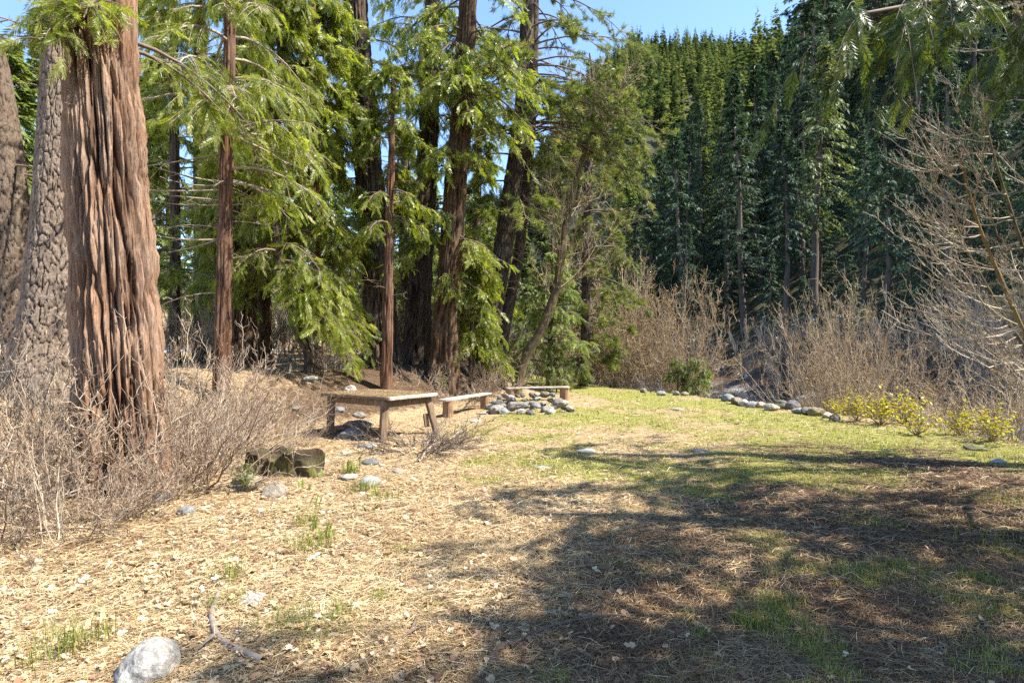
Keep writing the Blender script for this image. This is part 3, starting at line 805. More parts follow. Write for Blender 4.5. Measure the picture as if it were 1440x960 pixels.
near_tree('pine_tree', 'dark leaning pine trunk with spreading needle boughs beside the bare leaning tree', 18.5,
          [(681, 505), (692, 440), (706, 360), (718, 280), (730, 190), (738, 100), (742, 0)], [30, 27, 26, 26, 24, 20, 18], 19, 'fissure', 'dark_bark', 73, 70, 0.07, 12.5, 0.25,
          crown=[dict(n=34, z=(9.4, 18.5), L=(3.6, 1.6), type='pine', n2=10, n3=6, size=.19, rise=(.1, .3), droop=(.3, .6)),
                 dict(n=12, z=(8.0, 12), az=(-35, 35), L=(4.2, 3.8), type='pine', n2=12, n3=6, size=.19, rise=(.15, .35), droop=(.5, .8)),
                 dict(n=22, z=(6.0, 11.5), az=(170, 330), L=(1.6, 2.4), type='pine', n2=11, n3=6, size=.2)], leafmat='pine_leaf',
          dead=[dict(n=16, z=(3.5, 9), L=(.7, 2.4), r=.018, tw=6)])
near_tree('pine_tree', 'thinner dark companion trunk close beside the leaning pine', 19.5,
          [(703, 508), (712, 450), (726, 380), (736, 300), (747, 180), (752, 40)], [19, 17, 15, 14, 13, 11], 16, 'fissure', 'dark_bark', 79, 40, 0.1, None, 0.25,
          crown=[dict(n=26, z=(8.5, 15.5), L=(2.8, 1.2), type='pine', n2=9, n3=5, size=.19)], leafmat='pine_leaf',
          dead=[dict(n=16, z=(3.5, 9), L=(.7, 2.0), r=.014, tw=6)])
near_tree('pine_tree', 'yellow-green pine with drooping boughs in front of the wooded slope', 24.0,
          [(822, 530), (826, 300), (828, 120)], [16, 13, 9], 13.2, 'fissure', 'dark_bark', 83, 32, 0.15, None, 0.2,
          crown=[dict(n=56, z=(4.2, 12.6), L=(2.3, .9), type='pine', n2=8, n3=5, size=.24, droop=(.3, .8), base=.58),
                 dict(n=26, z=(.9, 4.2), L=(1.5, 2.2), type='pine', n2=8, n3=5, size=.24, droop=(.2, .6), base=.62)], leafmat='pine_leaf')
near_tree('young_fir_tree', 'small yellow-green conifer growing behind the far bench', 21.5,
          [(772, 535), (775, 430), (777, 330)], [9, 7, 4], 5.6, 'fissure', 'dark_bark', 85, 16, 0.15, None, 0.2,
          crown=[dict(n=40, z=(.7, 5.3), L=(1.7, .4), n2=8, n3=5, size=.32, droop=(.2, .5), base=.6)], leafmat='lit_fir_leaf')
near_tree('young_cedar_tree', 'small drooping cedar sapling between two trunks on the mound', 17.2,
          [(662, 520), (664, 430), (666, 360)], [8, 6, 3], 4.8, 'fissure', 'dark_bark', 89, 16, 0.1, None, 0.2,
          crown=[dict(n=34, z=(1.7, 4.7), L=(1.1, .35), n2=9, n3=5, size=.3, droop=(.7, 1.2))])
near_tree('cedar_tree', 'full cedar crown filling the space right of the slender young cedar', 17.0,
          [(372, 500), (370, 350), (368, 120)], [20, 18, 15], 15.5, 'cedar', 'brown_bark', 111, 36, 0.1, None, 0.25,
          crown=[dict(n=66, z=(3.6, 15), L=(2.3, .9), n2=11, n3=5, droop=(.5, 1.0), base=.58)])
near_tree('cedar_tree', 'cedar with shaggy crown behind the bare side limbs left of the young cedar', 18.0,
          [(246, 490), (246, 350), (244, 100)], [15, 13, 11], 13.0, 'cedar', 'dark_bark', 113, 30, 0.1, None, 0.25,
          crown=[dict(n=46, z=(2.6, 12.6), L=(1.7, .8), n2=10, n3=5, droop=(.5, 1.0), base=.52)])
near_tree('cedar_tree', 'cedar crown filling the gap between the grove trunks from behind', 23.0,
          [(566, 500), (568, 350), (570, 200)], [13, 12, 10], 10.5, 'cedar', 'dark_bark', 115, 30, 0.1, None, 0.25,
          crown=[dict(n=50, z=(2.6, 10.2), L=(1.9, .7), n2=10, n3=5, droop=(.5, 1.0), base=.5)])
near_tree('cedar_tree', 'cedar crown showing between the golden brown cedar and the leaning pine', 22.0,
          [(668, 505), (670, 350), (672, 200)], [13, 12, 10], 12.5, 'cedar', 'dark_bark', 117, 30, 0.1, None, 0.25,
          crown=[dict(n=56, z=(2.2, 12.2), L=(1.9, .8), n2=10, n3=5, droop=(.5, 1.0), base=.52)])
# the bare leaning tree
def leaning_tree():
    rng = rg(97); d = 19.0
    P, R, g = px_path([(723, 542), (738, 505), (760, 466), (781, 410), (791, 350), (797, 310), (813, 245), (829, 190), (836, 140), (829, 75)], d, [15, 13.5, 12.5, 12, 11, 9, 8, 6.5, 5, 2], 11.5)
    base = P[0].copy(); base[2] = g
    root = thing('leafless_tree', 'bare leaning tree with mossy curved trunk rooted beside the far bench', 'tree', base)
    tb = MB(); tr = trunk_mesh(tb, P - base, R, 32, 0.05, 'fissure', 97, 0.3); tb.build('trunk', MAT['moss_bark'], root, True)
    wood = MB()
    M = 58
    h = rng.uniform(3.2, 10.5, M) ; B, br = trunk_at(tr, h - g)
    az = rng.uniform(0, 2 * PI, M); L = rng.uniform(.9, 2.8, M) * (1.15 - .05 * h)
    lim = limb_curves(rng, B, az, L, rng.uniform(.4, 1.3, M), rng.uniform(-.2, .4, M), wob=.6)
    V, Q = tubes(lim, np.clip(br * .3, .006, .012)[:, None] * np.linspace(1, .25, 7)[None], 4); wood.add(V, Q, a=rng.random(len(V)))
    prev = lim; r0 = .007
    for k, (n, ll) in enumerate(((8, .45), (6, .5))):
        Mp = len(prev); m = np.repeat(np.arange(Mp), n); s = rng.uniform(.2, 1, Mp * n)
        O, T = along(prev, m, s); D = nrm(perp_dirs(rng, T, rng.uniform(.35, .9, Mp * n)) + np.array([0, 0, .25]))
        Lp = np.linalg.norm(prev[:, -1] - prev[:, 0], axis=1)[m] * ll * rng.uniform(.4, 1.1, Mp * n)
        P2 = O[:, None] + D[:, None] * (Lp[:, None] * np.linspace(0, 1, 5))[..., None] + rng.normal(0, .025, (Mp * n, 5, 3)).cumsum(1) * Lp[:, None, None]
        V, Q = tubes(P2, np.linspace(r0, r0 * .4, 5)[None] * np.ones((Mp * n, 1)), 3); wood.add(V, Q, a=rng.random(Mp * n).repeat(15))
        prev = P2; r0 *= .75
    wood.build('branches', MAT['willow_twig'], root)
leaning_tree()

# cedars beside the camera, whose boughs hang into the picture at the top right and shade the ground
near_tree('cedar_tree', 'big cedar whose dark boughs hang in at the upper right', None,
          [(9.8, 7.3, 0), (9.8, 7.3, 4), (9.7, 7.3, 7)], [.5, .45, .4], 11.5, 'cedar', 'red_bark', 101, 60, 0.1, None, 0.25,
          crown=[dict(n=12, z=(9.0, 11.2), az=(90, 400), L=(1.6, .7), n2=8, n3=4, size=.32, droop=(.3, .8)),
                 dict(n=3, z=(4.2, 5.2), az=(150, 185), L=(1.6, 1.7), n2=10, n3=5, size=.3, temps=FROND_FINE, droop=(.4, .8), start=.4)])
near_tree('cedar_tree', 'broad cedar standing just outside the view that shades the foreground', None,
          [(7.2, 2.0, 0), (7.2, 2.0, 4), (7.2, 2.0, 7)], [.5, .42, .36], 10.0, 'cedar', 'red_bark', 103, 40, 0.15, None, 0.25,
          crown=[dict(n=64, z=(3.4, 9.8), L=(3.3, 1.4), n2=9, n3=3, size=.36, droop=(.3, .8), rise=(.1, .3))])
near_tree('cedar_tree', 'cedar between the two broad ones, shading the right side of the clearing', None,
          [(7.7, 4.2, 0), (7.7, 4.2, 4), (7.7, 4.2, 7)], [.45, .4, .32], 10.0, 'cedar', 'red_bark', 105, 40, 0.15, None, 0.25,
          crown=[dict(n=46, z=(4.2, 9.8), L=(2.5, 1.4), n2=8, n3=3, size=.36, droop=(.3, .8), rise=(.1, .3))])
near_tree('cedar_tree', 'second broad cedar behind the viewer that shades the lower corner', None,
          [(6.8, .3, 0), (6.8, .3, 6)], [.45, .35], 11.0, 'cedar', 'red_bark', 107, 40, 0.2, None, 0.25,
          crown=[dict(n=50, z=(3.6, 10.8), L=(2.9, 1.6), n2=10, n3=4, size=.36, droop=(.3, .8), rise=(.1, .3))])
# the long limb whose shadow crosses the clearing belongs to the big cedar at the right
def long_limb():
    root = [o for o in bpy.data.objects if o.get('label', '').startswith('big cedar whose dark boughs')][0]
    b = np.array(root.location); rng = rg(109)
    P = spline([(9.75, 7.3, 3.9), (8.2, 7.0, 4.75), (6.4, 6.2, 5.2), (4.9, 5.7, 5.15), (3.2, 5.3, 4.7)], 7)[None] - b
    w = MB(); lf = MB()
    V, Q = tubes(P, np.linspace(.075, .02, 7)[None], 8); w.add(V, Q, a=.4)
    cedar_crown(rng, P, w, lf, n2=46, n3=7, size=.30, temps=FROND_FINE, droop=.9, base=.42, start=.5, l2=.16)
    P2 = spline([(9.75, 7.4, 4.6), (8.6, 7.3, 5.3), (7.4, 7.2, 5.5), (6.3, 7.0, 5.3)], 7)[None] - b
    V, Q = tubes(P2, np.linspace(.05, .012, 7)[None], 6); w.add(V, Q, a=.4)
    cedar_crown(rng, P2, w, lf, n2=22, n3=6, size=.30, temps=FROND_FINE, droop=.8, base=.5, start=.3, l2=.22)
    w.build('long_branch', MAT['limb'], root, True); lf.build('bough_foliage', MAT['cedar_leaf_deep'], root)
long_limb()

# ================================================================== CONIFERS FARTHER AWAY
def conifer_meshes(seed, levels, per, leaves, lsz, bare=0.18, width=0.13, mat='fir_leaf', trunk=True, asym=0.0, droop=0.35):
    """a 1 m high conifer (scaled when placed): trunk mesh and crown mesh"""
    rng = rg(seed)
    tb = MB()
    n = 9
    z = np.linspace(-0.02, 1, n)
    P = np.stack([0.004 * rng.normal(size=n).cumsum(), 0.004 * rng.normal(size=n).cumsum(), z], -1)[None]
    V, Q = tubes(P, (0.0125 * (1 - z) ** .8 + .001)[None], 7); tb.add(V, Q, a=rng.random())
    lf = MB()
    hs = bare + (1 - bare) * (np.arange(levels) / levels) ** 0.9
    hb = np.repeat(hs, per) + rng.normal(0, .5 / levels, levels * per)
    hb = np.clip(hb, bare * .8, .985)
    f = (hb - bare) / (1 - bare)
    az = rng.uniform(0, 2 * PI, len(hb))
    L = width * (np.clip(1 - f, 0.03, 1) ** 0.75) * np.clip(f * 6 + .45, 0, 1) * rng.uniform(.35, 1.35, len(hb)) * (1 + asym * np.cos(az))
    keep = rng.random(len(hb)) > 0.12 * (f < .5)
    hb, az, L, f = hb[keep], az[keep], L[keep], f[keep]
    B = np.stack([np.zeros_like(hb), np.zeros_like(hb), hb], -1)
    rise = np.where(f > .7, .5, .12); dr = np.where(f > .7, .15, droop)
    lim = limb_curves(rng, B, az, L, rise, dr + rng.uniform(-.1, .2, len(L)), 5)
    V, Q = tubes(lim, np.full((len(L), 5), .0011) * np.linspace(1, .3, 5)[None], 3); tb.add(V, Q, a=rng.random(len(V)))
    # a few dead stubs on the bare part
    k = leaves
    m = np.repeat(np.arange(len(lim)), k); s = rng.uniform(.12, 1, len(m)) ** .8
    O, T = along(lim, m, s)
    sd = nrm(np.cross(T, np.array([0, 0, 1.]))) * rng.choice([-1, 1], len(m))[:, None]
    D = nrm(T * rng.uniform(.3, 1, (len(m), 1)) + sd * rng.uniform(0, 1, (len(m), 1)) + np.array([0, 0, 1.]) * rng.uniform(-.75, .15, (len(m), 1)))
    Nn = nrm(np.array([0, 0, 1.]) + rng.normal(0, .5, D.shape)); S = nrm(np.cross(Nn, D))
    ln = lsz * rng.uniform(.5, 1.3, (len(m), 1)); wd = ln * rng.uniform(.22, .42, (len(m), 1))
    V = np.stack([O, O + D * ln * .5 + S * wd * .5, O + D * ln - np.array([0, 0, .25]) * ln, O + D * ln * .45 - S * wd * .5], 1).reshape(-1, 3)
    lf.add(V, np.arange(len(V)).reshape(-1, 4), a=np.clip(rng.normal(.45, .22, len(m)), 0, 1).repeat(4))
    return tb.mesh('conifer_trunk', MAT['fir_bark'], True), lf.mesh('conifer_crown', MAT[mat])

def place_conifer(name, label, cat, meshes, x, y, H, rng, group, wid=1.0, sink=0.3):
    z = gz(x, y) - sink
    r = thing(name, label, cat, (x, y, z), group)
    r.rotation_euler = (0, 0, rng.uniform(0, 2 * PI)); r.scale = (H * wid * .95, H * wid * 1.1, H); r.rotation_euler[0] = rng.normal(0, .02); r.rotation_euler[1] = rng.normal(0, .02)
    t = link('trunk', meshes[0], r); c = link('crown', meshes[1], r)
    return r

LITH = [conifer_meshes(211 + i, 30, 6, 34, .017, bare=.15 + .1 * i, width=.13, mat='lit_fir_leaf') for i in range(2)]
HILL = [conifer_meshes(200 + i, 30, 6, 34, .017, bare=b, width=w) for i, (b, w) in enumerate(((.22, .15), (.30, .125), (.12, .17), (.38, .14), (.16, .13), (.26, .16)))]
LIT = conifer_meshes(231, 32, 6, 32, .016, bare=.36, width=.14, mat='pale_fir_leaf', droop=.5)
BACK = [conifer_meshes(240 + i, 32, 7, 44, .022, bare=b, width=w, mat='lit_fir_leaf') for i, (b, w) in enumerate(((.10, .16), (.2, .14), (.05, .18)))]

def hill_trees():
    rng = rg(301)
    g = 'conifers on the slope across the river'
    pts = []
    # ones the photo picks out: (px, depth, height, variant, label)
    special = [(1148, 60, 28.5, LIT, 1.25, 'pale sunlit conifer with a long bare lower trunk standing out from the dark slope'),
               (1046, 66, 27, HILL[0], 1.15, 'tall broad sunlit-topped conifer left of the pale one on the dark slope'),
               (1243, 47, 21, HILL[3], 1.0, 'dark conifer with a straight grey lower trunk right of the pale sunlit one'),
               (964, 64, 17, HILL[4], .9, 'narrow conifer with dead grey lower branches above the left willow thicket'),
               (1125, 92, 42, HILL[0], .95, 'tallest conifer crowning the skyline gap, its tip against the sky')]
    for px, y, H, mm, w, lab in special:
        x = (px - 720) / F * y; pts.append((x, y))
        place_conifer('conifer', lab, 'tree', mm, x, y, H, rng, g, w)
    n = 0
    cand = []
    for k in range(6000):
        y = rng.uniform(24, 190); x = rng.uniform(-5, 200)
        px = 720 + F * x / y
        if not (860 < px < 1620): continue
        s = .9 * x + .43 * y - 39
        if s < 5.5 or s > 105: continue
        cand.append((s + rng.uniform(0, 16), x, y))
    cand.sort()
    for _, x, y in cand:
        if n >= 262: break
        s = .9 * x + .43 * y - 39
        md = 3.9 + .010 * y
        if any((x - a) ** 2 + (y - b) ** 2 < md * md for a, b in pts): continue
        if abs(720 + F * x / y - 1148) < 42 and y < 64: continue
        px_ = 720 + F * x / y
        H = rng.uniform(20, 37) * (0.6 if rng.random() < .2 else 1)
        if s < 9: H *= .75
        H = min(H, CAMZ + y / F * np.interp(720 + F * x / y, [880, 935, 1000, 1075, 1115, 1135], [255, 285, 375, 415, 450, 900]) - gz(x, y))
        if abs(y - 58) < 13 and 32.1 < x < 80: H = min(H, 17)
        if H < 7: continue
        pts.append((x, y)); n += 1
        place_conifer('conifer', 'dark green conifer among many on the shaded slope across the river', 'tree', LITH[n % 2] if (px_ < 1080 and s > 22 and rng.random() < .55) or rng.random() < .05 else HILL[rng.integers(0, 6)], x, y, H, rng, g, rng.uniform(.85, 1.2))  # some take the leaf copy that has sunlight in its colour
    # young conifers growing up between the tall ones
    k = 0
    for _, x, y in cand[::-1] if False else sorted(cand, key=lambda c: _hash(np.array([c[1] * 97]), np.array([c[2] * 89]), np.array([0.]), 3)[0]):
        if k >= 75: break
        s = .9 * x + .43 * y - 39; px_ = 720 + F * x / y
        if y > 105 or px_ > 1500 or any((x - a) ** 2 + (y - b) ** 2 < 6.5 for a, b in pts): continue
        H = rng.uniform(5, 12)
        pts.append((x, y)); k += 1
        place_conifer('young_conifer', 'young conifer growing in the shade between the tall trees across the river', 'tree', HILL[(2, 4)[k % 2]], x, y, H, rng, 'young conifers on the slope across the river', rng.uniform(1.2, 1.6))
    return pts
HP = hill_trees()

def far_forest():
    rng = rg(401)
    tm = []
    for i in range(5):
        r = rg(420 + i)
        lv, pr = 15, 6
        hb = np.clip(np.repeat(.12 + .86 * (np.arange(lv) / lv), pr) + r.normal(0, .02, lv * pr), .08, .99); f = (hb - .1) / .9
        az = r.uniform(0, 2 * PI, lv * pr); L = (.17 + .05 * i / 4) * (1 - f + .05) * r.uniform(.6, 1.25, lv * pr)
        B = np.stack([0 * hb, 0 * hb, hb], -1)
        D = np.stack([np.cos(az), np.sin(az), -.35 + .5 * f], -1); S = nrm(np.cross(D, np.array([0, 0, 1.])))
        L = L[:, None]
        V = np.stack([B + D * L * .08, B + D * L * .6 + S * L * .36, B + D * L - np.array([0, 0, .2]) * L, B + D * L * .6 - S * L * .36], 1).reshape(-1, 3)
        tm.append((V, np.arange(len(V)).reshape(-1, 4)))
    mb = MB()
    # the wooded far ridge
    P = []
    k = 0
    while len(P) < 3600 and k < 90000:
        k += 1
        y = rng.uniform(125, 640) if rng.random() < .6 else rng.uniform(430, 640); px = rng.uniform(640, 1330)
        x = (px - 720) / F * y
        if .9 * x + .43 * y - 39 < 60: continue
        P.append((x, y))
    P = np.array(P)
    # thin out ones that stand too close
    keep = []; grid = {}
    for i, (x, y) in enumerate(P):
        c = (int(x // 6.6), int(y // 6.6)); 
        if c in grid: continue
        grid[c] = 1; keep.append(i)
    P = P[keep]
    if True:
        Z = terrain(P[:, 0], P[:, 1])
        H = 9 + 21 * rng.random(len(P)) ** 1.4; pick = rng.integers(0, 5, len(P)); rot = rng.uniform(0, 2 * PI, len(P))
        for i in range(5):
            s = pick == i; n = int(s.sum()); Vt, Q = tm[i]
            X = np.stack([np.cos(rot[s]), np.sin(rot[s]), 0 * rot[s]], -1); Zd = np.tile([0, 0, 1.], (n, 1))
            V = place(Vt, np.stack([P[s, 0], P[s, 1], Z[s]], -1), X, Zd, H[s])
            a = np.clip(rng.normal(.5, .3, n)[:, None] + rng.normal(0, .16, (n, len(Vt) // 4)).repeat(4, 1), 0, 1)
            mb.add(V, rep(Q, n, len(Vt)), a=a.ravel())
    print('far trees', len(P))
    tag(mb.build('far_forest', MAT['ridge_leaf']), 'dense conifer forest covering the far ridge under the sky', 'forest', kind='stuff')
far_forest()

def back_trees():
    rng = rg(501); g = 'conifers beyond the grove'
    spots = [(-45, 24, 15), (25, 29, 16), (50, 38, 21), (120, 30, 9), (216, 25, 12.5), (240, 40, 17), (300, 33, 11), (355, 29, 13), (395, 42, 12), (440, 31, 15),
             (475, 46, 16), (500, 27, 8.5), (552, 36, 9.5), (575, 50, 15), (612, 30, 9), (640, 44, 14), (668, 34, 9.5), (705, 48, 14),
             (740, 32, 8), (760, 55, 17), (790, 40, 12.5), (812, 60, 19), (842, 46, 13), (868, 58, 17), (880, 75, 24), (60, 48, 19), (165, 50, 17), (-20, 44, 12), (330, 55, 22), (520, 62, 17), (420, 60, 24),
             (690, 66, 18), (600, 70, 17), (730, 80, 22)]
    labs = ['bright conifer glimpsed between the trunks beyond the grove', 'bright conifer glimpsed between the trunks beyond the grove']
    for i, (px, y, H) in enumerate(spots):
        x = (px - 720) / F * y
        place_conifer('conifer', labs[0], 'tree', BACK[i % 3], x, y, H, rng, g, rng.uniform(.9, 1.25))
back_trees()

# ================================================================== BARE SHRUBS
def shrub_meshes(seed, stems, H, r0, tilt, kids, wob=0.03, up=0.25, rad=0.012, mat='willow_twig', tips=0, tipmat='catkin', az=None, tipsz=.05, k0=4, kup=.22):
    """bare branching shrub: stems, twigs, twiglets; returns twig mesh and (optionally) a mesh of catkins or dead leaves at the tips"""
    rng = rg(seed)
    a = rng.uniform(0, 2 * PI, stems) if az is None else np.radians(rng.uniform(az[0], az[1], stems))
    ti = np.radians(rng.uniform(tilt[0], tilt[1], stems))
    n = 9; t = np.linspace(0, 1, n)
    L = H * rng.uniform(.55, 1.1, stems) * (1 - .12 * np.sin(ti))
    D = np.stack([np.sin(ti) * np.cos(a), np.sin(ti) * np.sin(a), np.cos(ti)], -1)
    B = np.stack([np.cos(a), np.sin(a), 0 * a], -1) * (rng.uniform(0, 1, stems) ** .5 * r0)[:, None] - np.array([0, 0, .05])
    P = B[:, None] + D[:, None] * (L[:, None] * t)[..., None] + (rng.normal(0, wob, (stems, n, 3)) * (t > 0)[None, :, None]).cumsum(1) * L[:, None, None] * .5
    P[..., 2] += (L[:, None] * up * t ** 2) * np.sin(ti)[:, None]
    P[..., 2] = np.where(P[..., 2] < .03, np.abs(P[..., 2]) * .3 + (t > 0) * .03, P[..., 2])
    mb = MB()
    V, Q = tubes(P, (rad * np.linspace(1, .3, n))[None] * rng.uniform(.6, 1.3, (stems, 1)), k0); mb.add(V, Q, a=rng.random(stems).repeat(n * k0))
    prev, pl, r = P, L, rad * .5
    last = P
    for nk, ll, an in kids:
        Mp = len(prev); m = np.repeat(np.arange(Mp), nk); s = rng.uniform(.18, 1, Mp * nk)
        O, T = along(prev, m, s)
        Dd = nrm(perp_dirs(rng, T, rng.uniform(an[0], an[1], Mp * nk)) + np.array([0, 0, kup]))
        Lp = pl[m] * ll * rng.uniform(.35, 1.15, Mp * nk) * (1.15 - .6 * s)
        n_ = 6; tt = np.linspace(0, 1, n_)
        P2 = O[:, None] + Dd[:, None] * (Lp[:, None] * tt)[..., None] + (rng.normal(0, wob * 1.3, (Mp * nk, n_, 3)) * (tt > 0)[None, :, None]).cumsum(1) * Lp[:, None, None]
        P2[..., 2] += Lp[:, None] * .15 * tt ** 2
        V, Q = tubes(P2, (r * np.linspace(1, .4, n_))[None] * rng.uniform(.7, 1.2, (Mp * nk, 1)), 3)
        mb.add(V, Q, a=rng.random(Mp * nk).repeat(n_ * 3))
        prev, pl, r, last = P2, Lp, r * .65, P2
    tw = mb.mesh('shrub_twigs', MAT[mat])
    tp = None
    if tips:
        m = rng.integers(0, len(last), tips); s = rng.uniform(.4, 1, tips)
        O, T = along(last, m, s)
        D = nrm(rng.normal(0, .5, (tips, 3)) + np.array([0, 0, -.7]))
        Ln = tipsz * rng.uniform(.5, 1.3, tips)
        P3 = O[:, None] + D[:, None] * (Ln[:, None] * np.linspace(0, 1, 3))[..., None]
        rr = tipsz * .13
        V, Q = tubes(P3, np.array([rr * .6, rr, rr * .5])[None] * np.ones((tips, 1)), 3)
        b = MB(); b.add(V, Q, a=rng.random(tips).repeat(9)); tp = b.mesh('shrub_tips', MAT[tipmat])
    return tw, tp

def put_shrub(name, label, meshes, x, y, rz=0, sc=1.0, group=None, z=None, tipname='catkin_blossoms', cat='shrub'):
    r = thing(name, label, cat, (x, y, gz(x, y) if z is None else z), group)
    r.rotation_euler = (0, 0, rz); r.scale = (sc, sc, sc) if np.isscalar(sc) else sc
    link('stems', meshes[0], r)
    if meshes[1] is not None: link(tipname, meshes[1], r)
    return r

def shrubs():
    K = ((8, .5, (.35, .9)), (6, .5, (.4, 1.0)))
    g = 'leafless willow thickets along the bank'
    w1 = shrub_meshes(601, 80, 6.6, .7, (3, 72), ((10, .36, (.4, 1.3)), (7, .5, (.4, 1.2))), mat='willow_twig', tips=5200, rad=.026, tipsz=.13, kup=0)
    w2 = shrub_meshes(603, 64, 5.4, .7, (5, 74), ((10, .38, (.4, 1.3)), (7, .5, (.4, 1.2))), mat='willow_twig', tips=2600, rad=.022, tipsz=.10, kup=0)
    w3 = shrub_meshes(605, 44, 3.4, .7, (10, 70), ((7, .45, (.3, .9)), (6, .5, (.4, 1.0))), mat='willow_twig', tips=500, rad=.019, tipsz=.09)
    def wil(lab, me, px, y, rz, sc): put_shrub('willow_shrub', lab, me, (px - 720) / F * y, y, rz, sc, g)
    wil('big rounded leafless willow with rusty catkins right of the leaning tree', w1, 872, 26.5, .5, (.6, .6, .98))
    wil('rounded leafless willow with golden tipped crown left of the dark gap in the thickets', w1, 955, 24.0, 2.4, (.5, .5, .88))
    wil('low leafless willow filling the gap behind the far bench', w3, 822, 28.5, 1, 1.1)
    wil('broad rounded leafless willow behind the yellow-leaved plants', w2, 1182, 17.5, .2, (.56, .56, .84))
    wil('taller pale-branched leafless willow rising behind the broad one by the yellow-leaved plants', w1, 1205, 22.0, 4.0, (.46, .46, .96))
    wil('rounded leafless willow right of the broad one, over the river bed', w2, 1292, 17.8, 3.0, (.62, .62, .70))
    wil('leafless willow leaning out from the right edge over the river bed', w2, 1400, 16.5, 2.2, (.8, .8, .66))
    wil('low tangled willow on the right bank under the bare maple', w3, 1415, 12.2, 5.0, (.85, .85, .6))
    # grey brush in the shade at the foot of the slope
    gb = [shrub_meshes(620 + i, 26, 6.5, .7, (2, 26), ((10, .3, (.3, .7)), (6, .45, (.3, .8))), mat='grey_twig', rad=.035, wob=.02) for i in range(2)]
    rng = rg(630)
    for i in range(20):
        px = rng.uniform(880, 1470); s = rng.uniform(-3, 3)
        t = (px - 720) / F; y = (39 + s) / (.9 * t + .43); x = t * y
        put_shrub('bare_shrub', 'tall grey leafless shrub in the shade at the foot of the wooded slope', gb[i % 2], x, y, rng.uniform(0, 6), rng.uniform(.6, 1.1), 'grey shrubs at the foot of the slope')
    # brush behind the grove
    bb = [shrub_meshes(640 + i, 34, 2.6, .9, (5, 55), ((9, .45, (.3, .9)), (7, .5, (.35, 1.0))), mat='maple_twig' if i == 2 else 'hazel_twig', rad=.014) for i in range(3)]
    spots = [(250, 18), (292, 23), (325, 18.5), (372, 19), (405, 22), (448, 20), (478, 24), (505, 21), (560, 25), (610, 23), (645, 26), (668, 22), (695, 25), (735, 27), (765, 25), (800, 28), (210, 21), (390, 27), (530, 29), (455, 29), (655, 31), (710, 31)]
    for i, (px, y) in enumerate(spots):
        x = (px - 720) / F * y
        put_shrub('bare_shrub', 'pale leafless brush behind the trunks of the grove', bb[i % 3], x, y, rng.uniform(0, 6), rng.uniform(.7, 1.2), 'bare brush behind the grove')
    # the thicket at the foot of the massive cedar
    kk = ((8, .42, (.35, 1.0)), (6, .5, (.4, 1.1)))
    h1 = shrub_meshes(651, 46, 1.75, .45, (8, 72), kk, mat='hazel_twig', tips=800, tipmat='dry_leaf', rad=.010, tipsz=.035, wob=.05, up=.1)
    h2 = shrub_meshes(653, 40, 1.5, .5, (15, 80), kk, mat='hazel_twig', tips=500, tipmat='dry_leaf', rad=.009, tipsz=.035, wob=.06, up=.05)
    h3 = shrub_meshes(655, 30, 1.15, .5, (25, 85), kk, mat='hazel_twig', rad=.007, wob=.07, up=0)
    g = 'bare thicket around the massive cedar'
    for lab, me, px, y, rz, sc in (
            ('leafless reddish shrub fanning out right of the massive cedar trunk', h1, 258, 6.4, .4, .85),
            ('leafless shrub with thick pale stems beside the mossy stump', h1, 285, 7.2, 2.1, .72),
            ('low tangle of bare twigs right in front of the massive cedar', h2, 165, 5.5, 1.0, .55),
            ('low tangle of bare twigs left of the massive cedar', h2, 70, 5.9, 3.3, .8),
            ('leafless shrub with long arching stems at the left edge', h1, -15, 5.6, 4.4, 1.1),
            ('matted dead twigs lying before the thicket at left', h3, 120, 5.1, .2, .7),
            ('matted dead twigs lying at the far left edge', h3, 10, 5.0, 2.7, 1.0),
            ('sparse leafless shrub between the thicket and the young cedar trunk', h1, 315, 9.0, 5.2, .9),
            ('leafless shrub with hanging dry leaves behind the massive cedar', h1, 235, 8.2, 3.9, 1.1),
            ('sprawling bare twigs in the shade left of the table', h2, 385, 10.4, 1.6, .55),
            ('spreading bare twigs between stump and table', h3, 405, 9.2, 4.1, .6),
            ('bare twigs growing over the mossy stump', h3, 365, 7.2, 5.5, .4),
            ('thin bare shoots on the mound left of the little cedar sapling', h3, 640, 15.2, 2.9, .9),
            ('thin bare shoots on the mound right of the golden brown cedar', h1, 682, 17.3, 1.9, .8),
            ('bare twigs on the mound between the orange trunk and the golden brown cedar', h3, 585, 15.6, .7, .8),
            ('bare twigs on the mound left of the orange trunk', h2, 470, 14.6, 3.9, .7),
            ('leafless shrub beneath the pale plated pine', h1, 40, 8.0, .9, .9)):
        x = (px - 720) / F * y
        put_shrub('bare_shrub', lab, me, x, y, rz, sc, g, tipname='dry_leaves')
    # a few tall thin dry stalks in front
    st = shrub_meshes(660, 9, 1.05, .12, (1, 14), ((2, .25, (.3, .7)),), mat='maple_twig', rad=.006, wob=.03)
    put_shrub('dry_stalks', 'pale upright dry stalks in front of the thicket', st, (88 - 720) / F * 4.7, 4.7, 0, 1.0, None, cat='plant')
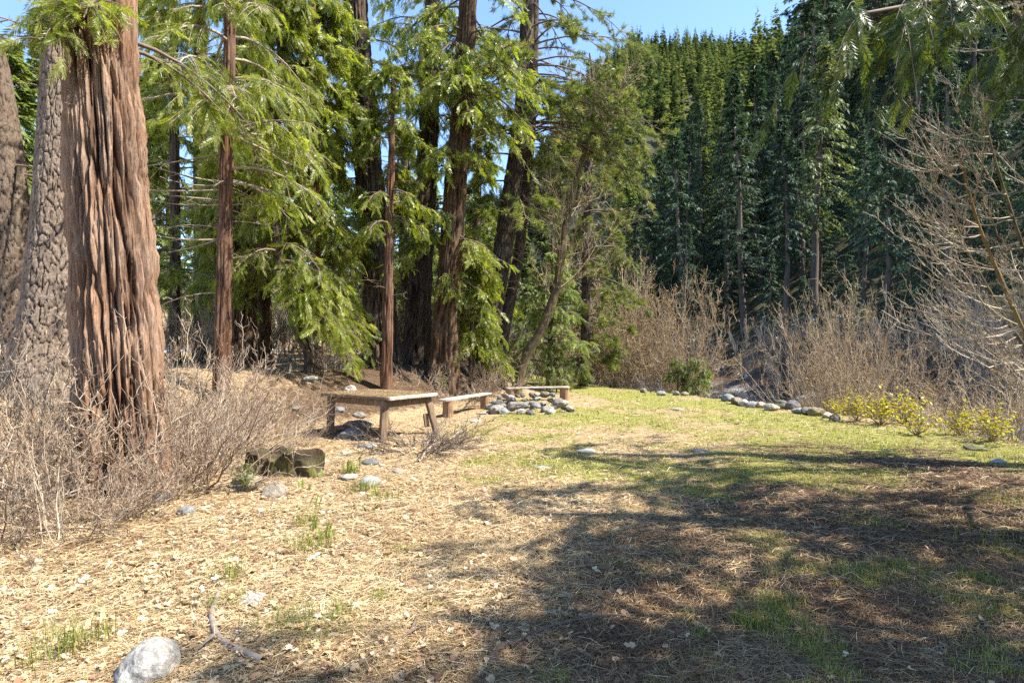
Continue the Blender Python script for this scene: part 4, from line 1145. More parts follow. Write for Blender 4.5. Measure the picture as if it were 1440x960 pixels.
def maple():
    """leafless maple outside the right edge: stems, side branches sweeping left with upturned tips, twigs, buds"""
    rng = rg(671)
    base = np.array([7.9, 7.6, gz(7.9, 7.6)])
    root = thing('bare_maple', 'leafless maple reaching in from the right edge with pale upturned twigs', 'tree', base)
    stems = [[(7.9, 7.6, -.3), (7.0, 7.3, .9), (6.3, 7.05, 1.9), (5.75, 7.0, 3.1), (5.5, 7.0, 4.0)],
             [(8.1, 7.7, -.3), (7.7, 7.8, 1.3), (7.3, 8.0, 2.7), (6.9, 8.1, 4.2), (6.7, 8.1, 5.0)],
             [(8.2, 7.9, -.3), (7.9, 8.3, 1.0), (7.5, 8.6, 2.0), (7.1, 8.8, 3.0), (6.9, 8.9, 3.6)],
             [(8.0, 7.5, -.3), (7.5, 7.2, 1.5), (6.9, 7.0, 3.4), (6.45, 6.95, 4.8), (6.25, 6.9, 6.2)]]
    for i, st in enumerate(stems):
        P = spline([np.array(p) - base for p in st], 24)[None]
        mb = MB(); V, Q = tubes(P, np.linspace(.036, .013, 24)[None] * (1 + .05 * rng.normal(size=(1, 24))), 8); mb.add(V, Q, a=.5)
        mb.build('stem', MAT['lichen_bark' if i in (0, 3) else 'moss_bark'], root, True)
        M = (30, 26, 20, 14)[i]
        s = np.sort(rng.uniform(.28, .98, M)); O, T = along(P, np.zeros(M, int), s)
        az = PI + rng.normal(0, .65, M); L = rng.uniform(.7, 1.9, M) * (1.15 - .55 * s)
        n = 9; t = np.linspace(0, 1, n)
        D = np.stack([np.cos(az), np.sin(az), rng.uniform(-.05, .45, M)], -1)
        lim = O[:, None] + D[:, None] * (L[:, None] * t)[..., None]
        lim[..., 2] += (L[:, None] * (-.10 * np.sin(PI * t) + .20 * t ** 3))
        lim += (rng.normal(0, .014, (M, n, 3)) * (t > 0)[None, :, None]).cumsum(1) * L[:, None, None]
        w = MB(); V, Q = tubes(lim, np.linspace(.010, .0035, n)[None] * rng.uniform(.7, 1.3, (M, 1)), 5); w.add(V, Q, a=rng.random(M).repeat(n * 5))
        prev, pl = lim, L
        for nk, ll, r in ((9, .36, .0048), (4, .42, .0032)):
            m = np.repeat(np.arange(len(prev)), nk); sk = rng.uniform(.2, 1, len(m)); O2, T2 = along(prev, m, sk)
            D2 = nrm(perp_dirs(rng, T2, rng.uniform(.4, .85, len(m))) + np.array([-.1, 0, .3])); L2 = pl[m] * ll * rng.uniform(.3, 1.1, len(m)) * (1.2 - .6 * sk)
            tt = np.linspace(0, 1, 6)
            P2 = O2[:, None] + D2[:, None] * (L2[:, None] * tt)[..., None] + (rng.normal(0, .03, (len(m), 6, 3)) * (tt > 0)[None, :, None]).cumsum(1) * L2[:, None, None]
            P2[..., 2] += L2[:, None] * .22 * tt ** 2
            V, Q = tubes(P2, r * np.linspace(1, .5, 6)[None] * np.ones((len(m), 1)), 4); w.add(V, Q, a=rng.random(len(m)).repeat(24))
            prev, pl = P2, L2
        # buds at the twig tips
        tip = prev[:, -1]; d = nrm(prev[:, -1] - prev[:, -2]); q = tip[:, None] + d[:, None] * (np.array([-.004, .006, .018]))[None, :, None]
        V, Q = tubes(q, np.array([.003, .006, .0015])[None] * np.ones((len(q), 1)), 4); w.add(V, Q, a=.25)
        w.build('branches', MAT['maple_twig'], root)
shrubs()
maple()
# ================================================================== ROCKS
import bmesh
def ico(sub):
    bm = bmesh.new(); bmesh.ops.create_icosphere(bm, subdivisions=sub, radius=1.0)
    V = np.array([v.co[:] for v in bm.verts]); T = np.array([[v.index for v in f.verts] for f in bm.faces]); bm.free()
    return V, T
ICO3 = ico(4); ICO5 = ico(6)
def rock_mesh(seed, dims, mat, angular=0.5, hi=False, rough=1.0):
    V, T = ICO5 if hi else ICO3
    rng = rg(seed); V = V.copy()
    # cut planes give facets
    for k in range(int(4 + 8 * angular)):
        nn = nrm(rng.normal(size=3)); c = rng.uniform(.62, .95); dd = V @ nn
        V = V - np.clip(dd - c, 0, None)[:, None] * nn * (0.55 + .4 * angular)
    N0 = nrm(V)
    V = V * (1 + .14 * vn3(V * 1.6 + seed, seed) + .07 * rough * vn3(V * 4 + seed, seed + 1) + .03 * rough * vn3(V * 10, seed + 2) + (.014 * rough * vn3(V * 26, seed + 3) if hi else 0))[:, None]
    V = V * np.array(dims) / 2
    return MB().add(V, T=T, a=.5).mesh('rock_form', MAT[mat], True)

def rocks():
    ms = {}
    for i in range(7): ms['r%d' % i] = rock_mesh(700 + i, (1, .78 + .05 * (i % 3), .62 + .06 * (i % 4)), 'rock', .4 + .15 * (i % 4), False, 1.5)
    for i in range(4): ms['p%d' % i] = rock_mesh(720 + i, (1, .8, .6), 'pale_rock', .5, False, 1.4)
    for i in range(4): ms['m%d' % i] = rock_mesh(730 + i, (1, .8, .6), 'moss_rock', .5)
    for i in range(4): ms['l%d' % i] = rock_mesh(740 + i, (1, .75, .55), 'lichen_rock', .6)
    def rock(name, label, mk, x, y, size, rz=0, dz=0.0, squash=1.0, group=None, tilt=(0, 0)):
        me = ms[mk] if isinstance(mk, str) else mk
        s = size if not np.isscalar(size) else (size, size, size * squash)
        o = link(name, me, None, (x, y, gz(x, y) + dz)); o.rotation_euler = (tilt[0], tilt[1], rz); o.scale = s
        return tag(o, label, 'rock' if name != 'fire_ring_stone' else 'stone', group)
    def rpx(px, py):
        d = 1280 / (py - HOR)
        for _ in range(6):
            x = (px - 720) / F * d; d = (CAMZ - gz(x, d)) * F / (py - HOR)
        return (px - 720) / F * d, d
    # boulder in the corner
    x, y = -1.80, 2.83
    rock('boulder', 'smooth rounded pale grey boulder half buried in the lower left corner', rock_mesh(760, (.29, .285, .28), 'pale_rock', .0, True, .5), x, y, 1, .4, .015)
    # stones by the stump
    for lab, mk, px, py, w, sq in (
            ('grey rock leaning against the mossy stump under a yellow-green tuft', 'l0', 348, 684, .42, .95),
            ('angular grey rock in the straw just in front of the mossy stump', 'r1', 385, 695, .33, .9),
            ('small dark grey rock at the front edge of the bare thicket', 'r3', 262, 722, .17, .9),
            ('low half hidden rock under the twigs of the thicket', 'r2', 228, 700, .22, .6),
            ('flat pale slab sunk in the leaf litter beside the curved stick', 'p1', 357, 842, .20, .3),
            ('flat whitish slab lying alone in the grass before the fire ring', 'p0', 825, 634, .40, .22),
            ('small flat whitish stone in the open grass right of the slab', 'p2', 985, 634, .28, .3),
            ('low buried stone behind the whitish slab in the grass', 'p3', 762, 657, .2, .25),
            ('lichen covered knobby rock in the straw between stump and table', 'l1', 520, 680, .26, .85),
            ('pale low rock beside the knobby one in the straw', 'p2', 490, 672, .26, .5),
            ('white stone lying under the front edge of the table', 'p0', 517, 629, .30, .5),
            ('white stone in the grass left of the table shadow', 'p3', 453, 650, .20, .5),
            ('small bluish stone behind the white stone at the table', 'p1', 484, 638, .14, .8),
            ('dark square rock in the shade under the table', 'r5', 492, 615, .42, .8),
            ('grey patterned rock in the straw in front of the table', 'r6', 522, 652, .26, .6),
            ('small white chip of stone in the foreground straw', 'p1', 548, 708, .10, .5),
            ('flat white stone in the grass close to the edge stones', 'p0', 952, 576, .46, .2),
            ('pale stone in the shade at the right edge of the clearing', 'p2', 1404, 650, .22, .6),
            ('white rock behind the table legs', 'p0', 493, 584, .42, .85),
            ('rough grey white rock heap piece behind the table', 'l2', 520, 582, .50, .85),
            ('smaller white rock behind the left table leg', 'p2', 478, 590, .25, 1.0),
            ('dark angular rock between the table and the long bench', 'r4', 613, 566, .46, .75),
            ('grey rocks' ' scattered piece left of the table', 'l3', 437, 585, .40, .7),
            ('small grey stone in the twigs left of the table', 'r0', 415, 597, .25, .6),
            ('brownish rock against the left table leg', 'l1', 484, 572, .4, .9),
            ('white rock seen between the table legs beside the rough grey heap piece', 'p3', 505, 590, .32, .8),
            ('broad grey rock on the ground in the shade behind the front table leg', 'r2', 505, 600, .7, .4),
            ('pale rock at the foot of the bench stump nearest the table', 'p2', 668, 592, .3, .3),
            ('grey rock lying in the straw in front of the twig heap', 'r3', 560, 665, .2, .6),
            ('mossy round rock at the foot of the mound left of the thin orange trunk', 'm1', 588, 545, .62, .75),
            ('mossy green topped rock right beside the thin orange trunk', 'm0', 556, 548, .55, .55),
            ('dark mossy rock in the shade on the mound', 'm2', 462, 523, .6, .8),
            ('low grey rock in the grass at the right between shade and yellow plants', 'm3', 1370, 632, .30, .55)):
        xx, yy = rpx(px, py)
        rock('rock', lab, mk, xx, yy, w * 1.05, (px * 7.3) % 6, w * .07 * sq, min(1, sq * 1.15))
    # fire ring
    rng = rg(770); g = 'stones of the fire ring'
    cx, cy = .48, 14.6
    kinds = ['r0', 'r1', 'r2', 'r3', 'r4', 'r5', 'r6', 'p0', 'p2', 'p3', 'l0', 'l1']
    n = 0
    for ring, (cnt, rad, dz) in enumerate(((20, 1.0, .05), (16, .88, .20), (9, .8, .33), (8, .55, .06))):
        for k in range(cnt):
            a = k / cnt * 2 * PI + rng.uniform(-.12, .12) + ring * .2
            rr = rad * rng.uniform(.9, 1.08)
            if ring == 2: a = PI * (.25 + .75 * k / cnt) + rng.uniform(-.1, .1)
            if ring == 1 and rng.random() < .15: continue
            s = rng.uniform(.17, .34) * (1.0 if ring < 2 else .9)
            n += 1
            rock('fire_ring_stone', 'rounded stone piled in the ring of the fire pit', kinds[rng.integers(0, 12)], cx + rr * math.cos(a) * 1.0, cy + rr * math.sin(a) * .95, s, rng.uniform(0, 6), dz + rng.uniform(-.03, .03), rng.uniform(.7, 1.0), g, (rng.uniform(-.4, .4), rng.uniform(-.4, .4)))
    rock('fire_ring_stone', 'largest dark square stone at the left end of the fire ring', 'r4', cx - .86, cy - .62, .46, .7, .1, .85, g)
    rock('fire_ring_stone', 'long pale slab lying across the front of the fire ring', 'l2', cx - .12, cy - .45, (.68, .34, .17), .1, .24, 1, g)
    rock('fire_ring_stone', 'flat slab spilling from the left end of the fire ring', 'p1', cx - 1.12, cy - .62, (.55, .34, .1), .8, .03, 1, g)
    # stones along the river side edge
    g = 'stones along the edge of the clearing'
    es = [(930, 556, .35, 'p0'), (951, 555, .32, 'p3'), (963, 556, .30, 'l0'), (975, 553, .62, 'l1'), (990, 558, .45, 'r1'), (1008, 557, .62, 'm0'), (1024, 564, .5, 'r4'),
          (1036, 568, .4, 'r2'), (1046, 570, .42, 'p2'), (1058, 573, .4, 'p0'), (1070, 572, .38, 'p1'), (1084, 577, .45, 'l3'), (1098, 574, .55, 'm1'), (1112, 575, .5, 'r5'),
          (1122, 581, .35, 'l2'), (1135, 582, .4, 'r0'), (1148, 584, .45, 'm2'), (1163, 587, .28, 'p2'), (905, 552, .3, 'r3'), (1175, 592, .3, 'r6'), (1016, 552, .4, 'p2'), (940, 552, .3, 'r5')]
    labs = {3: 'humped lichen grey stone near the start of the edge row', 5: 'upright mossy stone in the middle of the edge row', 12: 'rounded mossy brown stone toward the right of the edge row'}
    for i, (px, py, w, mk) in enumerate(es):
        xx, yy = rpx(px, py)
        rock('edge_stone', labs.get(i, 'stone in the low row along the river side edge of the clearing'), mk, xx, yy, w * .95, i * 1.7, w * .12 + .02, .95, g)
    # river bed boulders
    g = 'boulders in the river bed'
    for i in range(70):
        y = rng.uniform(10, 34); x = edge_x(y) + rng.uniform(3.5, 14)
        if not 780 < 720 + F * x / y < 1500: continue
        rock('river_boulder', 'grey boulder lying in the river bed below the bank', kinds[rng.integers(0, 12)], x, y, rng.uniform(.5, 1.6), rng.uniform(0, 6), .1, rng.uniform(.6, .9), g)
    # mossy stump
    rs = rg(780); th = np.linspace(0, 2 * PI, 72, endpoint=False); zz = np.linspace(-.15, .34, 26)
    TH, ZZ = np.meshgrid(th, zz, indexing='xy')
    ra = 1 + .13 * np.cos(2 * TH) + .10 * vn2(TH * 0 + np.cos(TH) * 2, np.sin(TH) * 2, 5) + .07 * vn2(np.cos(TH) * 7, np.sin(TH) * 7 + ZZ * 1.5, 6) + .09 * vn2(np.cos(TH) * 14, np.sin(TH) * 14 + ZZ * 4, 7) + .14 * vn2(np.cos(TH) * 3.3, np.sin(TH) * 3.3 + ZZ * 3, 71) + .25 * np.exp(-(ZZ + .15) / .12)
    ZT = ZZ + np.clip((ZZ + .15) / .49, 0, 1) ** 2 * (.16 * vn2(np.cos(TH) * 2.2, np.sin(TH) * 2.2, 8) + .07 * vn2(np.cos(TH) * 8, np.sin(TH) * 8, 81))
    V = np.stack([np.cos(TH) * ra * .46, np.sin(TH) * ra * .33, ZT * .62], -1).reshape(-1, 3)
    i, j = np.meshgrid(np.arange(25), np.arange(72), indexing='ij')
    Q = np.stack([i * 72 + j, i * 72 + (j + 1) % 72, (i + 1) * 72 + (j + 1) % 72, (i + 1) * 72 + j], -1).reshape(-1, 4)
    b = MB().add(V, Q, a=.6)
    # broken top: rings of shrinking radius, sunk in the middle
    top = V.reshape(26, 72, 3)[-1]
    R_ = [top] + [np.c_[top[:, :2] * f, top[:, 2] - (1 - f) * .05 + .02 * vn2(top[:, 0] * 9 * f, top[:, 1] * 9, 9)] for f in (.8, .55, .3, .02)]
    VT = np.concatenate(R_); i, j = np.meshgrid(np.arange(4), np.arange(72), indexing='ij')
    b.add(VT, np.stack([i * 72 + j, i * 72 + (j + 1) % 72, (i + 1) * 72 + (j + 1) % 72, (i + 1) * 72 + j], -1).reshape(-1, 4), a=.8)
    xx, yy = rpx(384, 668)
    o = b.build('tree_stump', MAT['stump'], None, True, loc=(xx, yy + .25, gz(xx, yy) + .02)); o.rotation_euler = (0, 0, -.25)
    tag(o, 'dark mossy stump sitting low among bare twigs left of the table', 'stump')
    return rpx
rpx = rocks()

# ================================================================== FURNITURE
def box(mb, c, ex, ey, ez, sx, sy, sz, a=.5, seg=10, warp=.004, seed=0):
    """worn plank or post: box with many slices along its length (ex), softened edges and a little warp"""
    rng = rg(seed)
    prof = []
    r = min(sy, sz) * .16
    for cy_, cz_, a0 in ((1, 1, 0), (-1, 1, 90), (-1, -1, 180), (1, -1, 270)):
        for k in range(3):
            an = math.radians(a0 + k * 45)
            prof.append((cy_ * (sy / 2 - r) + r * math.cos(an), cz_ * (sz / 2 - r) + r * math.sin(an)))
    prof = np.array(prof); k = len(prof)
    t = np.linspace(-.5, .5, seg)
    W = rng.normal(0, warp, (seg, 2)).cumsum(0) * .4 + rng.normal(0, warp * .3, (seg, 2))
    sh = 1 + rng.normal(0, .012, (seg, k))
    Y = prof[None, :, 0] * sh + W[:, None, 0]; Z = prof[None, :, 1] * sh + W[:, None, 1]
    V = np.asarray(c) + t[:, None, None] * sx * np.asarray(ex) + Y[..., None] * np.asarray(ey) + Z[..., None] * np.asarray(ez)
    i, j = np.meshgrid(np.arange(seg - 1), np.arange(k), indexing='ij')
    Q = np.stack([i * k + j, (i + 1) * k + j, (i + 1) * k + (j + 1) % k, i * k + (j + 1) % k], -1).reshape(-1, 4)
    V = V.reshape(-1, 3)
    c0 = V[:k].mean(0); c1 = V[-k:].mean(0)
    T = [[len(V), j, (j + 1) % k] for j in range(k)] + [[len(V) + 1, (seg - 1) * k + (j + 1) % k, (seg - 1) * k + j] for j in range(k)]
    mb.add(np.vstack([V, c0, c1]), Q, T, a=a)

def post(mb, p0, p1, w, d, yaw, seed=0):
    p0 = np.array(p0, float); p1 = np.array(p1, float); ez = nrm(p1 - p0)
    h = np.array([math.cos(yaw), math.sin(yaw), 0]); ey = nrm(np.cross(ez, h)); exx = np.cross(ey, ez)
    box(mb, (p0 + p1) / 2, ez, exx, ey, np.linalg.norm(p1 - p0), w, d, seed=seed)

def log(mb, p, R, H, seed, tilt=(0, 0)):
    n = 44; z = np.linspace(-.08, H, 12); th = np.arange(n) / n * 2 * PI
    TH, ZZ = np.meshgrid(th, z, indexing='xy')
    ra = R * (1 + .06 * np.cos(2 * TH + seed) + .07 * vn2(np.cos(TH) * 3 + seed, np.sin(TH) * 3, seed) + .06 * vn2(np.cos(TH) * 9, np.sin(TH) * 9 + ZZ * 1.2, seed + 1) + .05 * np.exp(-np.clip(ZZ, 0, 1) / .06))
    V = np.stack([np.cos(TH) * ra + p[0] + tilt[0] * ZZ, np.sin(TH) * ra + p[1] + tilt[1] * ZZ, ZZ + p[2]], -1).reshape(-1, 3)
    i, j = np.meshgrid(np.arange(11), np.arange(n), indexing='ij')
    Q = np.stack([i * n + j, i * n + (j + 1) % n, (i + 1) * n + (j + 1) % n, (i + 1) * n + j], -1).reshape(-1, 4)
    mb.add(V, Q, a=.6)
    top = V[-n:]; c = top.mean(0)
    mb.add(np.vstack([top, c + np.array([0, 0, .004])]), T=[[j, (j + 1) % n, n] for j in range(n)], a=.6)

def table():
    Fc = np.array([-2.11, 9.62, .775]); g = gz(-2.5, 10.4)
    ex = nrm(np.array([-.83, .56, 0])); ey = nrm(np.array([.56, .83, 0])); ez = np.array([0, 0, 1.])
    LN, WD = 1.75, 1.22
    base = np.array([-2.5, 10.5, 0.0])
    root = thing('rustic_table', 'weathered rustic wooden table with needle covered top and splayed log legs', 'table', base)
    Fl = Fc - base
    b = MB(); npl = 6; pw = WD / npl
    for k in range(npl):
        c = Fl + ex * LN / 2 + ey * (pw * (k + .5)); c[2] -= .025
        box(b, c + ex * (.01 * ((k * 7) % 3 - 1)), ex, ey, ez, LN, pw * .97, .05, a=.3 + .4 * ((k * 37) % 10) / 10, seg=16, seed=800 + k)
    tp = b.build('tabletop', MAT['old_wood'], root, True)
    b = MB(); e = Fl - ex * .028 + ey * WD / 2; e[2] -= .022
    box(b, e, ey, ex, ez, WD * 1.0, .05, .062, seg=14, seed=811)
    b.build('edge_board', MAT['grey_wood'], root, True)
    b = MB(); e = Fl + ex * LN / 2 + ey * .09; e[2] -= .115; box(b, e, ex, ey, ez, LN * .9, .045, .12, seed=812); b.build('apron', MAT['old_wood'], root, True)
    b = MB(); e = Fl + ex * .10 + ey * WD * .5; e[2] -= .12; box(b, e, ey, ex, ez, WD * .82, .045, .13, seed=813); b.build('apron', MAT['old_wood'], root, True)
    def leg(u, v, du, dv, w, sd):
        t = Fl + ex * u + ey * v; t[2] = Fc[2] - .055
        q = t + ex * du + ey * dv; q[2] = gz(q[0] + base[0], q[1] + base[1]) - .08
        b = MB(); post(b, q, t, w, w * .85, .6, sd); return b.build('leg', MAT['old_wood'], root, True)
    leg(.13, .07, .03, -.04, .125, 821)
    lg = leg(.12, WD - .12, -.20, .10, .115, 822)
    leg(LN - .22, .07, .02, -.03, .125, 823)
    leg(LN - .4, WD - .1, .0 - .16, .05, .115, 824)
    b = MB(); q = Fl + ex * .07 + ey * (WD - .1); q[2] = .27; post(b, q + np.array([-.035, -.03, -.12]), q + np.array([-.065, -.03, .12]), .09, .05, .6, 830); b.build('brace_stub', MAT['old_wood'], root, True)
    # needles and twigs lying on the top
    rng = rg(835); n = 3200
    u = rng.uniform(.02, LN - .02, n); v = rng.uniform(.02, WD - .02, n)
    O = Fl + ex * u[:, None] + ey * v[:, None]; O[:, 2] = Fl[2] + .004 + rng.uniform(0, .012, n)
    an = rng.uniform(0, PI, n); D = np.stack([np.cos(an), np.sin(an), rng.normal(0, .08, n)], -1); S = np.stack([-np.sin(an), np.cos(an), 0 * an], -1)
    L = rng.uniform(.05, .14, (n, 1)); w = .0035
    V = np.stack([O - D * L / 2 - S * w, O - D * L / 2 + S * w, O + D * L / 2 + S * w * .5, O + D * L / 2 - S * w * .5], 1).reshape(-1, 3)
    lo = MB().add(V, np.arange(4 * n).reshape(-1, 4), a=rng.uniform(.1, .8, n).repeat(4)).build('needle_litter', MAT['needle'])
    lo.location = tuple(base)
    tag(lo, 'brown conifer needles strewn over the table top', 'needles', kind='stuff')
table()

def bench(label, p0, p1, ext, R0, R1, H, seed, wid=.26):
    p0 = np.array(p0, float); p1 = np.array(p1, float)
    mid = (p0 + p1) / 2; base = np.array([mid[0], mid[1], gz(*mid)])
    root = thing('log_bench', label, 'bench', base, 'plank benches by the fire ring')
    zz = []
    for k, (p, R) in enumerate(((p0, R0), (p1, R1))):
        b = MB(); g = gz(*p); log(b, (p[0] - base[0], p[1] - base[1], g - base[2]), R, H, seed + k, (.02 * (1 - 2 * k), 0)); b.build('leg', MAT['log_wood'], root, True); zz.append(g + H)
    d = np.array([p1[0] - p0[0], p1[1] - p0[1], zz[1] - zz[0]]); L = np.linalg.norm(d); exx = d / L
    ey = nrm(np.cross(np.array([0, 0, 1.]), exx)); ez = np.cross(exx, ey)
    c = np.array([mid[0], mid[1], (zz[0] + zz[1]) / 2 + .026]) - base + exx * (ext[1] - ext[0]) / 2
    b = MB(); box(b, c, exx, ey, ez, L + ext[0] + ext[1], wid, .05, seg=18, seed=seed + 5); pl = b.build('seat', MAT['grey_wood'], root, True)
bench('low bench of a bleached plank on two thick log stumps between table and fire ring', (-1.5, 13.25), (-.72, 15.1), (.22, .16), .125, .125, .37, 850)
bench('low plank bench standing beyond the fire ring with dark stump legs', (-.04, 17.4), (1.62, 17.6), (.16, .14), .14, .13, .36, 860)

# ================================================================== STICKS
def gpx(px, py):
    return rpx(px, py)
def sticks():
    rng = rg(880)
    def stick(label, pts, w0, w1, side=0, mat='dead_stick', a=.7, n=26, lift=.3, group=None):
        P = []
        for px, py in pts:
            x, y = gpx(px, py); P.append((x, y, gz(x, y)))
        C = spline(P, n); r = np.linspace(w0, w1, n)
        C[:, 2] = terrain(C[:, 0], C[:, 1]) + r * .75
        C[:, 2] += rng.normal(0, .003, n).cumsum() * .5
        r = r * (1 + rng.normal(0, .05, n))
        o0 = C[n // 2].copy(); C = C - o0
        mb = MB(); V, Q = tubes(C[None], r[None], 8); mb.add(V, Q, a=a)
        for k in range(side):
            s = rng.uniform(.25, .95, 1); O, T = along(C[None], np.zeros(1, int), s)
            D = perp_dirs(rng, T, np.array([rng.uniform(.4, .9)])); D[:, 2] = abs(D[:, 2]) * .25; D = nrm(D)
            L = rng.uniform(.08, .3)
            P2 = O[:, None] + D[:, None] * (L * np.linspace(0, 1, 6))[None, :, None] + rng.normal(0, .008, (1, 6, 3)).cumsum(1)
            V, Q = tubes(P2, np.linspace(w1 * .8, .002, 6)[None], 5); mb.add(V, Q, a=a)
        o = mb.build('stick', MAT[mat], None, True, loc=o0)
        tag(o, label, 'stick', group)
    stick('thick curved stick arching like a bow in the leaf litter at lower left', [(307, 836), (298, 868), (306, 898), (335, 918), (370, 934)], .017, .022, 1, a=.85)
    stick('long grey branch running diagonally along the edge of the foreground shade', [(480, 953), (520, 928), (560, 908), (578, 890), (588, 868)], .013, .007, 2, a=.5)
    stick('forked branch lying in the shade at bottom centre', [(680, 958), (698, 920), (740, 900), (790, 882), (880, 873)], .013, .006, 4, a=.4)
    stick('thin bent twig rising left of the forked branch', [(714, 878), (718, 848), (742, 824), (790, 816), (880, 806)], .006, .005, 3, a=.5)
    stick('straight grey twig lying across the shade boundary', [(574, 868), (610, 872), (655, 868)], .008, .005, 1, a=.7)
    stick('long dark twig lying at the lower right', [(1243, 896), (1290, 915), (1330, 928), (1372, 931)], .009, .006, 3, a=.5)
    stick('dark branch in the dappled shade at the right edge', [(1345, 712), (1390, 722), (1425, 727), (1460, 738)], .018, .012, 2, a=.2)
    stick('twig lying in the shade below the long tree shadow', [(1205, 748), (1240, 753), (1275, 757)], .007, .005, 2, a=.5)
    stick('thin branch lying in the corner at lower right', [(1395, 858), (1425, 880), (1470, 890)], .008, .005, 1, a=.6)
    stick('short curved twig in the shade near bottom centre', [(1082, 836), (1086, 826), (1100, 822), (1112, 826)], .006, .004, 0, a=.95)
    stick('grey twigged branch at the very bottom right of centre', [(1120, 928), (1160, 938), (1200, 950), (1240, 975)], .010, .007, 4, a=.5)
    stick('dark stick lying in the shade beside the long grey branch', [(575, 945), (610, 938), (640, 948)], .008, .006, 2, a=.1)
    stick('weathered branch reaching from the twig pile toward the fire ring', [(588, 650), (605, 630), (640, 612), (672, 592), (690, 580)], .020, .012, 5, a=.95)
    stick('thick grey stick in front of the mossy stump', [(395, 668), (415, 667), (434, 670)], .022, .016, 1, a=.8)
    stick('fallen branch leaning under the table', [(424, 598), (470, 600), (520, 606), (560, 612)], .014, .009, 5, a=.9)
    g = 'small fallen sticks on the clearing'
    for k in range(70):
        px = rng.uniform(420, 1440); py = rng.uniform(800, 955) if k < 45 else rng.uniform(620, 800)
        L = rng.uniform(15, 70) * (1 if k < 45 else .7); an = rng.uniform(-.5, .5)
        stick('small fallen stick among the needles of the shaded ground' if k < 45 else 'small fallen stick in the open part of the clearing', [(px, py), (px + L * .5, py + L * .5 * an * .6 + rng.uniform(-5, 5)), (px + L, py + L * an * .6)], rng.uniform(.003, .006), .003, rng.integers(0, 3), a=rng.uniform(.1, 1), n=10, group=g)
    for k in range(34):
        px = rng.uniform(250, 720); py = rng.uniform(512, 548); L = rng.uniform(20, 80); an = rng.uniform(-.16, .16)
        stick('fallen branch lying in the shade on the mound behind the table', [(px, py), (px + L * .5, py + L * .5 * an + rng.uniform(-2, 2)), (px + L, py + L * an)], rng.uniform(.012, .03), .01, rng.integers(1, 5), a=rng.uniform(0, .7), n=12, group='fallen branches on the mound')
    # heap of dead twigs in front of the table
    hp = shrub_meshes(890, 34, .95, .35, (55, 88), ((7, .5, (.3, 1.0)), (4, .5, (.4, 1.2))), mat='dead_stick', rad=.010, wob=.06, up=0)
    for lab, px, py, rz, sc in (('heap of dead twigs in front of the splayed table leg', 585, 632, .3, 1.25), ('dead twigs heaped under the left side of the table', 455, 612, 2.0, .5), ('small heap of dead twigs beside the branch toward the fire ring', 640, 622, 4.0, .6)):
        x, y = gpx(px, py)
        o = link('twig_heap', hp[0], None, (x, y, gz(x, y)), rz, (sc, sc, sc * .75)); tag(o, lab, 'twigs', 'heaps of dead twigs by the table')
sticks()

# ================================================================== SMALL PLANTS
def leafy_mesh(seed, stems, H, spread, per, lsz, mat, wid=.55, twig='hazel_twig'):
    rng = rg(seed); n = 6; t = np.linspace(0, 1, n)
    a = rng.uniform(0, 2 * PI, stems); ti = rng.uniform(.1, 1.0, stems) * spread
    D = np.stack([np.sin(ti) * np.cos(a), np.sin(ti) * np.sin(a), np.cos(ti)], -1); L = H * rng.uniform(.5, 1.1, stems)
    P = D[:, None] * (L[:, None] * t)[..., None] + rng.normal(0, .03, (stems, n, 3)).cumsum(1) * (t > 0)[None, :, None] * H
    sb = MB(); V, Q = tubes(P, np.linspace(.006, .002, n)[None] * np.ones((stems, 1)), 4); sb.add(V, Q, a=.4)
    m = np.repeat(np.arange(stems), per); s = 1 - rng.uniform(0, 1, len(m)) ** 1.4 * .7
    O, T = along(P, m, s)
    X = nrm(rng.normal(0, 1, T.shape) * np.array([1, 1, .5]) + T * .3); Nn = nrm(np.array([0, 0, 1.]) + rng.normal(0, .45, T.shape)); S = nrm(np.cross(Nn, X))
    ln = lsz * rng.uniform(.5, 1.2, (len(m), 1)); wd = ln * wid; up = np.cross(X, S)
    V = np.stack([O, O + X * ln * .35 + S * wd * .5 + up * ln * .06, O + X * ln * .75 + S * wd * .38, O + X * ln * 1.05 - up * ln * .1, O + X * ln * .75 - S * wd * .38, O + X * ln * .35 - S * wd * .5 + up * ln * .06], 1).reshape(-1, 3)
    k = np.arange(len(m))[:, None] * 6
    Q = np.concatenate([k + np.array([[0, 1, 2, 3]]), k + np.array([[0, 3, 4, 5]])])
    lb = MB().add(V, Q, a=np.clip(rng.normal(.5, .25, len(m)), 0, 1).repeat(6))
    return sb.mesh('plant_stems', MAT[twig]), lb.mesh('plant_leaves', MAT[mat])

